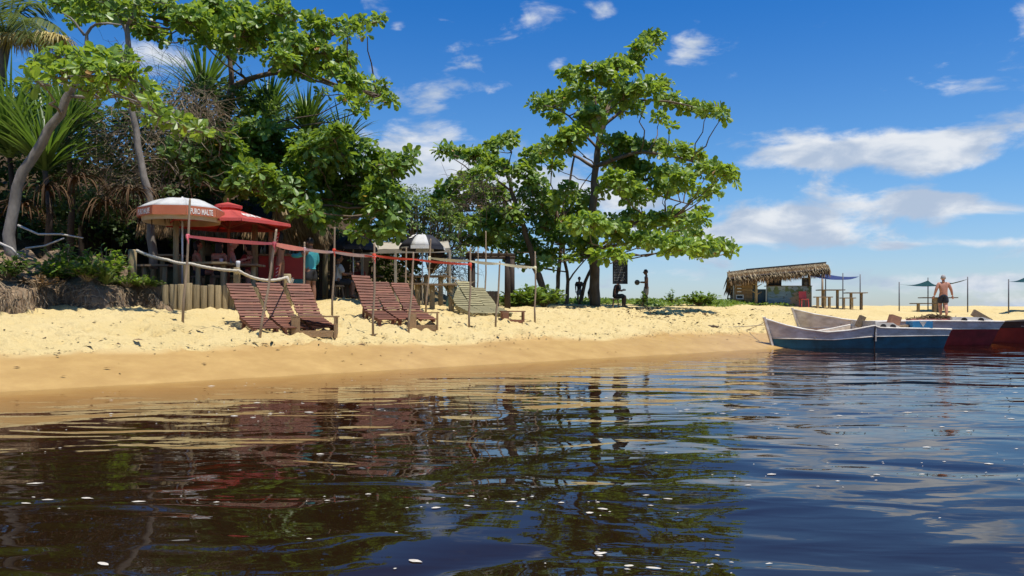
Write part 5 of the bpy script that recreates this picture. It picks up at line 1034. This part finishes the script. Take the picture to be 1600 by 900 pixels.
a = pt(.53, .1, .62); MB().bar(a, a+Vector((.14, 0, .30)), .16, .14, (0, 1, 0)).build('mooring_bitt', 'weathered_wood', b1)
b2, pt2, hb2, zs2 = boat('white boat with a maroon lower hull behind the blue one', P(1258, 530, 25.6), P(1538, 540, 24.8), 1.5, [(0, .95), (.08, .79), (.2, .64), (.35, .56), (.5, .58), (.62, .60), (1, .58)], [(0, .36), (.5, .34), (1, .36)], ('boat_white', 'boat_maroon', 'boat_white'), deck=(.56, .99), seats=(.2, .34, .46), rake=(.3, .42))
coaming(b2, pt2, hb2, zs2, .78, .97, .13, 'boat_white')
MB().bar(pt2(.57, -.25, .635), pt2(.86, -.25, .63), .5, .06).build('hatch_boards', 'pink_paint', b2)
b3, pt3, hb3, zs3 = boat('dark red boat with black rails at the right edge', P(1532, 535, 27.0), P(1740, 538, 25.8), 1.7, [(0, .72), (.2, .70), (.5, .78), (1, .85)], [(0, .5), (1, .58)], ('boat_dark', 'boat_red', 'boat_dark'), seats=(.3, .5), rake=(.45, .1))
a = pt3(.06, 0, .66); MB().bar(a+Vector((-.25, 0, .36)), a+Vector((.35, 0, .02)), .22, .1, (0, 1, 0)).build('bow_board', 'weathered_wood', b3)
# gear lying on the boats
a = pt(.85, -.35, zs(.85)); bx_ = thing('storage_box', a+UPV*.02, 'blue wooden box with a pale wedge mark on the nearest boat deck', 'box'); MB().box(a+UPV*.12, (.56, .4, .19)).build('case', 'box_blue', bx_)
mb = MB(); y_ = a.y-.203; mb.add([Vector((a.x-.10, y_, a.z+.21)), Vector((a.x+.11, y_, a.z+.21)), Vector((a.x+.01, y_, a.z+.05))], [(0, 2, 1)]); mb.build('pale_wedge', 'boat_white', bx_)
a = pt(.72, -.3, zs(.72)); tag(MB().bar(a+UPV*.03, a+Vector((.38, .1, .07)), .22, .06).build('loose_plank', 'weathered_wood'), 'short grey plank lying beside the blue box', 'plank')
a = pt(.78, .25, zs(.8)+.12); tag(MB().box(a+UPV*.1, (.3, .22, .3), (Vector((.9, 0, -.3)), Vector((0, 1, 0)), Vector((.3, 0, .9)))).build('wood_block', 'cut_wood'), 'reddish cut wood block standing behind the blue box', 'block')
g = np.random.default_rng(5); c0 = pt2(.72, -.28, .67); b = MB()
for k in range(170):
    p = c0+Vector((g.normal()*.33, g.normal()*.12, 0)); p.z = c0.z+max(0, .13*math.exp(-((p.x-c0.x)/.4)**2))*g.random()+.0; v = Vector((g.normal(), g.normal(), g.normal()*.3)).normalized(); b.tube([p-v*.08, p+Vector((0, 0, .02)), p+v*.08+Vector((0, 0, -.01))], .012, 4, False)
tag(b.build('fishing_net', 'net'), 'heap of brown fishing net on the maroon boat', 'net')
# mooring lines and the anchor stick
an = on_ground(1108, 513); st_ = tag(MB().tube([an+Vector((-.12, 0, -.05)), an+Vector((0, 0, .06)), an+Vector((.2, .05, .05)), an+Vector((.42, 0, .02))], [.05, .045, .035, .02], 7).build('driftwood_stick', 'dark_twig', smooth=True), 'dark driftwood stick holding the mooring lines in the sand', 'driftwood')
for i, (y0, tgt, via) in enumerate([(0, pt(0, 0, .78), [(1140, 517), (1165, 517)]), (0, pt(.02, -.05, .7), [(1130, 512)])]):
    pp = [an+UPV*.04]+[on_ground(*v)+UPV*.02 for v in via]+[tgt]; sag_rope('mooring_rope', ['lower mooring rope lying on the sand in front of the nearest bow', 'upper mooring rope stretched from the driftwood stick to the bow'][i], pp, .012, .02, n=8)
# ------------------------------------------------------------------ people
mat('skin_tan', (.48, .24, .15), (.40, .19, .115), .55, 9); mat('skin_dark', (.20, .10, .06), (.15, .075, .045), .5, 9); mat('skin_red', (.52, .25, .17), (.44, .2, .13), .55, 9); mat('skin_brown', (.27, .135, .08), (.21, .10, .06), .5, 9)
mat('hair_black', (.012, .010, .009), (.02, .016, .014), .6, 30); mat('hair_grey', (.42, .40, .38), (.3, .28, .27), .7, 30)
mat('navy_shorts', (.028, .034, .05), (.02, .024, .036), .8, 8); mat('beige_shorts', (.46, .37, .27), (.36, .28, .2), .85, 7); mat('turquoise_shirt', (.06, .34, .37), (.045, .27, .30), .7, 6); mat('black_shirt', (.02, .02, .022), (.03, .03, .03), .8, 6); mat('grey_top', (.42, .44, .45), (.34, .36, .37), .8, 6); mat('bikini_black', (.015, .015, .02), (.02, .02, .02), .6, 6); mat('grey_shorts', (.22, .23, .23), (.16, .17, .17), .8, 6); mat('red_shirt', (.28, .04, .035), (.2, .03, .025), .8, 6)
STAND = dict(pel=(0, 0, .53), wai=(0, 0, .60), che=(0, .005, .71), nec=(0, 0, .825), hed=(0, .012, .925), hipL=(-.05, 0, .50), hipR=(.05, 0, .50), kneL=(-.055, .01, .285), kneR=(.055, .01, .285), cafL=(-.055, -.005, .2), cafR=(.055, -.005, .2), ankL=(-.055, -.012, .04), ankR=(.055, -.012, .04), toeL=(-.062, .085, .015), toeR=(.062, .085, .015),
             shoL=(-.105, 0, .795), shoR=(.105, 0, .795), elbL=(-.14, -.01, .63), elbR=(.14, -.01, .63), wriL=(-.15, .03, .485), wriR=(.15, .03, .485))
RAD = dict(pel=(.078, .058), wai=(.068, .05), che=(.082, .056), nec=(.034, .034), hipL=(.052, .052), hipR=(.052, .052), kneL=(.034, .034), kneR=(.034, .034), cafL=(.032, .034), cafR=(.032, .034), ankL=(.021, .022), ankR=(.021, .022), toeL=(.018, .013), toeR=(.018, .013), shoL=(.036, .036), shoR=(.036, .036), elbL=(.025, .025), elbR=(.025, .025), wriL=(.018, .016), wriR=(.018, .016))
EDG = [('pel', 'wai'), ('wai', 'che'), ('che', 'nec'), ('pel', 'hipL'), ('pel', 'hipR'), ('hipL', 'kneL'), ('hipR', 'kneR'), ('kneL', 'cafL'), ('kneR', 'cafR'), ('cafL', 'ankL'), ('cafR', 'ankR'), ('ankL', 'toeL'), ('ankR', 'toeR'), ('che', 'shoL'), ('che', 'shoR'), ('shoL', 'elbL'), ('shoR', 'elbR'), ('elbL', 'wriL'), ('elbR', 'wriR')]
def skinned(J, edges, rad, grow=0.0, lev=2):
    "continuous surface grown round a skeleton with the Skin modifier"
    names = []
    for a, b in edges:
        for k in (a, b):
            if k not in names: names.append(k)
    me = bpy.data.meshes.new('skeleton'); me.from_pydata([tuple(J[k]) for k in names], [(names.index(a), names.index(b)) for a, b in edges], []); ob = bpy.data.objects.new('skeleton', me); col.objects.link(ob)
    sk = ob.modifiers.new('skin', 'SKIN'); sk.use_smooth_shade = True; sk.branch_smoothing = .4; ob.modifiers.new('sub', 'SUBSURF').levels = lev
    for i, k in enumerate(names):
        v = me.skin_vertices[0].data[i]; v.radius = (rad[k][0]+grow, rad[k][1]+grow); v.use_root = (i == 0)
    dg = bpy.context.evaluated_depsgraph_get(); ev = ob.evaluated_get(dg); m2 = ev.to_mesh(); V = [v.co.copy() for v in m2.vertices]; Fc = [tuple(p.vertices) for p in m2.polygons]; ev.to_mesh_clear(); bpy.data.objects.remove(ob); bpy.data.meshes.remove(me); return V, Fc
def person(label, base, face, H, skin, hair, clothes, pose=None, hairlong=0.0, look=0.0, bulk=1.0):
    "base: ground point under the pelvis; face: compass heading of the chest in degrees (0 = away from the camera, 90 = towards the right)"
    J = dict(STAND); J.update(pose or {}); J = {k: Vector(v)*H for k, v in J.items()}; rad = {k: (a*H*bulk*1.14, b*H*bulk*1.14) for k, (a, b) in RAD.items()}
    a = R(-face); M3 = Matrix.Rotation(a, 3, 'Z'); base = Vector(base); root = thing('person', base, label, 'person')
    W = lambda V: [base+M3 @ v for v in V]
    V, Fc = skinned(J, EDG, rad); mb = MB(); mb.add(W(V), Fc)
    hc = J['hed']; hd = (J['hed']-J['nec']).normalized(); LM = Matrix.Rotation(R(-look), 3, 'Z')
    hv, hf = [], []; tmp = MB().ball((0, 0, 0), (.052*H, .063*H, .073*H), 14, 10)
    for v in tmp.v:
        v = Vector(v); 
        if v.z < 0: v.x *= 1+.28*v.z/(.073*H); v.y = v.y*(1+.12*v.z/(.073*H))+.010*H*(-v.z/(.073*H))
        hv.append(v)
    for x, y, z, rx, ry, rz in ((0, .066, -.008, .009, .013, .014), (-.053, -.002, -.006, .008, .014, .02), (.053, -.002, -.006, .008, .014, .02)):
        t2 = MB().ball((x*H, y*H, z*H), (rx*H, ry*H, rz*H), 8, 6); o = len(hv); hv += [Vector(v) for v in t2.v]; tmp.f += [tuple(i+o for i in q) for q in t2.f]
    mb.add(W([LM @ v+hc for v in hv]), tmp.f); nb_ = MB().tube([J['nec']-hd*.02*H, hc-hd*.03*H], [.033*H, .031*H], 10); mb.add(W([Vector(v) for v in nb_.v]), nb_.f)
    for s in 'LR':                                                # palms, four unequal fingers and a thumb
        wv_, ev_ = J['wri'+s], J['elb'+s]; f_ = (wv_-ev_).normalized(); sd_ = f_.cross(Vector((0, 1, 0.2))); sd_ = sd_.normalized() if sd_.length > .1 else Vector((1, 0, 0)); nn = sd_.cross(f_); pc = wv_+f_*.028*H
        A = Matrix((sd_, f_, nn)).transposed(); t2 = MB().ball((0, 0, 0), (.021*H, .032*H, .010*H), 8, 6, A); mb.add(W([Vector(v)+pc for v in t2.v]), t2.f)
        for k, L_ in enumerate((.038, .044, .041, .033)):
            st = pc+f_*.024*H+sd_*((k-1.5)*.0105*H); t2 = MB().tube([st, st+f_*L_*.5*H+nn*.004*H, st+f_*L_*.9*H+nn*.016*H], [.0055*H, .005*H, .0038*H], 6); mb.add(W([Vector(v) for v in t2.v]), t2.f)
        st = pc-sd_*.018*H; t2 = MB().tube([st-f_*.008*H, st-sd_*.014*H+f_*.012*H, st-sd_*.016*H+f_*.03*H+nn*.006*H], [.0068*H, .006*H, .0045*H], 6); mb.add(W([Vector(v) for v in t2.v]), t2.f)
    body = mb.build('body', skin, root, smooth=True)
    e = MB()
    for q in (-1, 1): e.ball((base+M3 @ (LM @ Vector((q*.02*H, .0575*H, .004*H))+hc)), .006*H, 6, 5)
    e.build('eyes', 'hair_black', root)
    hr = MB(); tmp = MB().ball((0, 0, 0), (.057*H, .067*H, .078*H), 14, 10); hv = []
    for v in tmp.v:
        v = Vector(v)
        if v.y > .012*H and v.z < .035*H: v.y = .01*H+(v.y-.01*H)*.35; v.x *= .93
        if v.z < -.012*H: v.z = -.012*H+(v.z+.012*H)*(.35+hairlong*2.2); v.x *= .95+.25*hairlong; v.y = v.y if v.y < 0 else v.y*.2-.01*H
        hv.append(LM @ v+hc+UPV*.004*H)
    hr.add(W(hv), tmp.f); hr.build('hair', hair, root, smooth=True)
    for nm, m_, ed, grow, over in clothes:
        J2 = dict(J); r2 = dict(rad)
        for k, (p, q, f, rr) in over.items(): J2[k] = J[p].lerp(J[q], f); r2[k] = (rr*H*bulk*1.14, rr*H*bulk*1.14)
        for k in set(sum([list(x) for x in ed], [])):
            if k not in over: r2[k] = (rad[k][0], rad[k][1])
        V, Fc = skinned(J2, ed, r2, grow*H); g_ = MB(); g_.add(W(V), Fc); g_.build(nm, m_, root, smooth=True)
    return root
def shorts(m_, f=.75, wide=.046): return ('shorts', m_, [('pel', 'wst'), ('pel', 'hipL'), ('pel', 'hipR'), ('hipL', 'hemL'), ('hipR', 'hemR')], .008, {'hemL': ('hipL', 'kneL', f, wide), 'hemR': ('hipR', 'kneR', f, wide), 'wst': ('pel', 'wai', .55, .066)})
def shirt(m_, sl=.9, w_=.036): return ('shirt', m_, [('wai', 'wst'), ('wai', 'che'), ('che', 'nck'), ('che', 'shoL'), ('che', 'shoR'), ('shoL', 'cufL'), ('shoR', 'cufR')], .010, {'wst': ('wai', 'pel', .9, .076), 'nck': ('che', 'nec', .75, .04), 'cufL': ('shoL', 'elbL', sl, w_), 'cufR': ('shoR', 'elbR', sl, w_)})
def long_shirt(m_): return ('shirt', m_, [('wai', 'wst'), ('wai', 'che'), ('che', 'nck'), ('che', 'shoL'), ('che', 'shoR'), ('shoL', 'elbL'), ('shoR', 'elbR'), ('elbL', 'cufL'), ('elbR', 'cufR')], .010, {'wst': ('wai', 'pel', 1.2, .078), 'nck': ('che', 'nec', .75, .04), 'cufL': ('elbL', 'wriL', .92, .02), 'cufR': ('elbR', 'wriR', .92, .02)})
def vest(m_): return ('vest', m_, [('wai', 'wst'), ('wai', 'che'), ('che', 'nck')], .012, {'wst': ('wai', 'pel', .9, .076), 'nck': ('che', 'nec', .6, .06)})
def bottoms(m_): return ('bikini_bottom', m_, [('pel', 'wst'), ('pel', 'hpL'), ('pel', 'hpR')], .006, {'wst': ('pel', 'wai', .25, .072), 'hpL': ('pel', 'hipL', 1.0, .05), 'hpR': ('pel', 'hipR', 1.0, .05)})
def bra(m_): return ('bikini_top', m_, [('cha', 'chb')], .006, {'cha': ('che', 'wai', .25, .068), 'chb': ('che', 'nec', .12, .066)})
WALK = dict(kneL=(-.055, .07, .29), cafL=(-.055, .04, .2), ankL=(-.05, .02, .05), toeL=(-.052, .11, .02), kneR=(.05, .0, .285), cafR=(.045, -.06, .21), ankR=(.04, -.12, .06), toeR=(.042, -.04, .015), elbL=(-.165, -.03, .64), wriL=(-.195, .02, .50), elbR=(.17, .0, .64), wriR=(.205, .03, .50))
wm = on_ground(1474, 494.5, 30, 48)
person('shirtless grey haired man in dark shorts walking away across the crest', wm, 14, 1.74, 'skin_red', 'hair_grey', [shorts('navy_shorts', .92, .05)], WALK, bulk=1.2)
bm = G(1010, 37.5)
person('shirtless man in beige shorts standing with a ball in his hands', bm, -80, 1.72, 'skin_dark', 'hair_black', [shorts('beige_shorts', 1.08, .058)], dict(elbL=(-.12, .03, .645), wriL=(-.07, .17, .65), elbR=(.12, .03, .645), wriR=(.07, .17, .65), hed=(0, .02, .925), kneL=(-.06, .05, .285), ankL=(-.065, .05, .04), cafL=(-.06, .045, .2), toeL=(-.07, .14, .015)))
bc = bm+Vector((math.sin(R(-80))*.43, math.cos(R(-80))*.43, 1.11)); mat('ball_leather', (.20, .15, .09), (.10, .08, .055), .6, 10); ball = thing('ball', bc-UPV*.13, 'brown patched ball held by the man in beige shorts', 'ball'); MB().ball(bc, .125, 18, 12).build('shell', 'ball_leather', ball, smooth=True)
for k in range(3):
    pth = []; A = Matrix.Rotation(k*1.05, 3, 'Y') @ Matrix.Rotation(.4+k, 3, 'X')
    for i in range(19): pth.append(bc+A @ Vector((.1262*math.cos(i*math.pi/9), .1262*math.sin(i*math.pi/9), 0)))
    MB().tube(pth, .003, 4, False).build('seam', 'hair_black', ball)
person('child in a black shirt and grey shorts standing behind the thin trunk', G(905, 36.2), 160, 1.24, 'skin_dark', 'hair_black', [shirt('black_shirt'), shorts('grey_shorts', .9, .05)], dict(wriL=(-.10, .12, .58), elbL=(-.14, .02, .63)))
person('person in dark trousers half hidden behind the tall tree trunk', G(925, 37.6), -70, 1.55, 'skin_dark', 'hair_black', [shirt('grey_top'), shorts('black_shirt', 1.1, .045)], dict(kneL=(-.055, .09, .29), cafL=(-.055, .07, .2), ankL=(-.05, .05, .04), toeL=(-.05, .14, .015), ankR=(.05, -.06, .04), cafR=(.05, -.03, .2), toeR=(.05, .03, .015)))
SIT = dict(pel=(0, -.02, .29), wai=(0, -.03, .36), che=(0, -.03, .47), nec=(0, -.02, .585), hed=(0, 0, .685), hipL=(-.05, .0, .275), hipR=(.05, .0, .275), kneL=(-.06, .22, .28), kneR=(.06, .22, .28), cafL=(-.06, .22, .19), cafR=(.06, .22, .19), ankL=(-.06, .21, .04), ankR=(.06, .21, .04), toeL=(-.065, .30, .015), toeR=(.065, .30, .015), shoL=(-.105, -.02, .555), shoR=(.105, -.02, .555), elbL=(-.135, .03, .405), elbR=(.135, .03, .405), wriL=(-.09, .15, .42), wriR=(.09, .15, .42))
def stool(label, c, h, name='stool'):
    t_ = thing(name, c, label, 'stool'); MB().tube([c+UPV*(h-.05), c+UPV*h], [.18, .18], 14).build('seat', 'weathered_wood', t_)
    for k in range(3): a = k*2.094; MB().tube([c+Vector((math.cos(a)*.17, math.sin(a)*.17, -.03)), c+Vector((math.cos(a)*.11, math.sin(a)*.11, h-.05))], .024, 6).build('leg', 'weathered_wood', t_)
    return t_
def sitter(label, c, face, H, skin, hair, clothes, pose=None, hl=0., look=0., seat=None):
    p = dict(SIT); p.update(pose or {}); person(label, c, face, H, skin, hair, clothes, p, hl, look)
    a = R(-face); stool(seat, Vector(c)+Vector((-math.sin(a)*-.02*H, math.cos(a)*-.02*H, 0)), .225*H)
sc_ = G(962, 33.0); sitter('person in dark clothes sitting under the hanging black board', sc_, 75, 1.7, 'skin_dark', 'hair_black', [shirt('black_shirt'), shorts('black_shirt', .95, .05)], dict(nec=(0, .06, .57), che=(0, .01, .46), hed=(0, .10, .66), shoL=(-.105, .05, .54), shoR=(.105, .05, .54)), seat='stool under the person below the hanging board')
def deckpt(px, d): return Vector((P(px, 400, d).x, d, DECK))
tq = Vector((P(486, 400, 20.5).x, 20.5, gz(P(486, 400, 20.5).x, 20.5)))
person('person in a turquoise long sleeved top and black shorts reaching towards the bar', tq, -62, 1.72, 'skin_brown', 'hair_black', [long_shirt('turquoise_shirt'), shorts('black_shirt', .75, .052)], dict(elbL=(-.15, .11, .72), wriL=(-.17, .24, .735), elbR=(.14, .0, .63), wriR=(.10, .12, .60), hed=(0, .02, .925)))
person('woman in a black bikini standing behind the red board post', deckpt(438, 20.9), -75, 1.56, 'skin_tan', 'hair_black', [bottoms('bikini_black'), bra('bikini_black')], dict(wriL=(-.05, .13, .61), elbL=(-.13, .03, .64), wriR=(.05, .13, .60), elbR=(.13, .03, .64)), .9)
sitter('woman with long dark hair sitting at the plank table seen from behind', deckpt(343, 19.95), 20, 1.62, 'skin_tan', 'hair_black', [bra('bikini_black'), shorts('black_shirt', .5, .055)], None, 1.3, seat='stool under the dark haired woman at the table')
sitter('man in a grey sleeveless vest sitting at the plank table', deckpt(364, 20.1), 75, 1.7, 'skin_red', 'hair_grey', [vest('grey_top'), shorts('navy_shorts', .9, .055)], dict(wriR=(.08, .2, .47)), seat='stool under the man in the grey vest')
sitter('guest sitting at the left end of the bar behind the first pole', deckpt(309, 20.2), 60, 1.66, 'skin_tan', 'hair_black', [bra('red_shirt'), shorts('navy_shorts', .6, .055)], None, .5, seat='stool under the guest behind the first pole')
sitter('guest in a red shirt sitting behind the table next to the bar post', deckpt(388, 20.9), -70, 1.66, 'skin_tan', 'hair_black', [shirt('red_shirt'), shorts('black_shirt', .9, .055)], None, .2, seat='stool under the guest in the red shirt')
for i, (px, d_, fc, cl, lab) in enumerate([(530, 22.6, 60, 'grey_top', 'guest in a pale top sitting in the shade left of the black umbrella pole'), (560, 24.2, -150, 'red_shirt', 'guest in a dark red shirt sitting behind the long dark table')]):
    sitter(lab, G(px, d_), fc, 1.66, 'skin_brown', 'hair_black', [shirt(cl), shorts('black_shirt', .9, .055)], seat='stool under the guest %s the black umbrella pole' % ('left of' if i == 0 else 'behind'))
# ------------------------------------------------------------------ small loose matter
g = np.random.default_rng(91); Pp, D, N, L = [], [], [], []
for k in range(1500):
    s_ = g.uniform(0, 30); u_ = 1.3+abs(g.normal())*2.2 if g.random() < .75 else g.uniform(.3, 7.5); x = .75*s_-.66*(u_+11.75); y = .66*s_+.75*(u_+11.75)
    if y < 8: continue
    i0 = min(ns-1, np.searchsorted(sx, s_)); j0 = min(nu-1, np.searchsorted(ux, u_)); Pp.append((x, y, Z[i0, j0]+.006)); a = g.uniform(0, 6.28); D.append((math.cos(a), math.sin(a), g.uniform(-.05, .25))); N.append((g.normal()*.3, g.normal()*.3, 1)); L.append(g.uniform(.03, .10) if g.random() < .9 else g.uniform(.1, .22))
for k in range(700):                                              # tide line of bits along the edge of the dry sand
    s_ = g.uniform(0, 30); u_ = 1.5+.35*float(vnoise(np.array(s_*.7), np.array(2.2)))+g.normal()*.05; i0 = min(ns-1, np.searchsorted(sx, s_)); j0 = min(nu-1, np.searchsorted(ux, u_)); Pp.append((.75*s_-.66*(u_+11.75), .66*s_+.75*(u_+11.75), Z[i0, j0]+.006)); a = g.uniform(0, 6.28); D.append((math.cos(a), math.sin(a), .1)); N.append((g.normal()*.3, g.normal()*.3, 1)); L.append(g.uniform(.02, .07))
for k in range(1300):                                             # dark litter strewn to add shade under the tall tree, towards the shore
    px = g.normal(1010, 95); d_ = g.uniform(24, 34); x = (px-800)/F*d_; Pp.append((x, d_, gz(x, d_)+g.uniform(-.01, .03))); a = g.uniform(0, 6.28); D.append((math.cos(a), math.sin(a), g.uniform(-.05, .3))); N.append((g.normal()*.4, g.normal()*.4, 1)); L.append(g.uniform(.06, .2))
tag(link('leaf_litter', leaves_mesh('leaf_litter', np.array(Pp), np.array(D), np.array(N), np.array(L), 'litter_leaf' if 'litter_leaf' in MATS else leafmat('litter_leaf', (.05, .03, .018), (.14, .09, .05), (.1, .06, .03), .9, .5, .05, .1), OVAL_V, OVAL_F, .9), None, (0, 0, 0)), 'dark dry leaves and bits of twig scattered over the sand, denser to add shade under the tall tree', 'litter', kind='stuff')
# foam flecks floating on the river
foam_m = mat('foam', (.62, .57, .48), (.45, .40, .31), .7, 60); b = MB(); g = np.random.default_rng(17)
for k in range(900):
    y = 2.6+g.random()**1.5*9.5; x = g.uniform(-.68, .68)*y
    if float(vnoise(np.array(x*.55+y*.2+40), np.array(y*1.9+9))) < .66 and g.random() > .07: continue
    if float(uu(x, y)) > -.8: continue
    r_ = .004+.022*g.random()**3.2*(1.4 if g.random() < .12 else .8); el_ = g.uniform(1.0, 2.6); a0 = g.normal()*.25; n = 9; V = [Vector((x, y, .006+r_*.12))]
    for i in range(n): a = 6.283*i/n; rr = r_*g.uniform(.7, 1.2); q = Vector((math.cos(a)*rr*el_, math.sin(a)*rr*.8, 0)); V.append(Vector((x+q.x*math.cos(a0)-q.y*math.sin(a0), y+q.x*math.sin(a0)+q.y*math.cos(a0), .004)))
    b.add(V, [(0, 1+i, 1+(i+1) % n) for i in range(n)])
tag(b.build('foam', 'foam'), 'small white flecks of foam floating on the dark river', 'foam', kind='stuff')
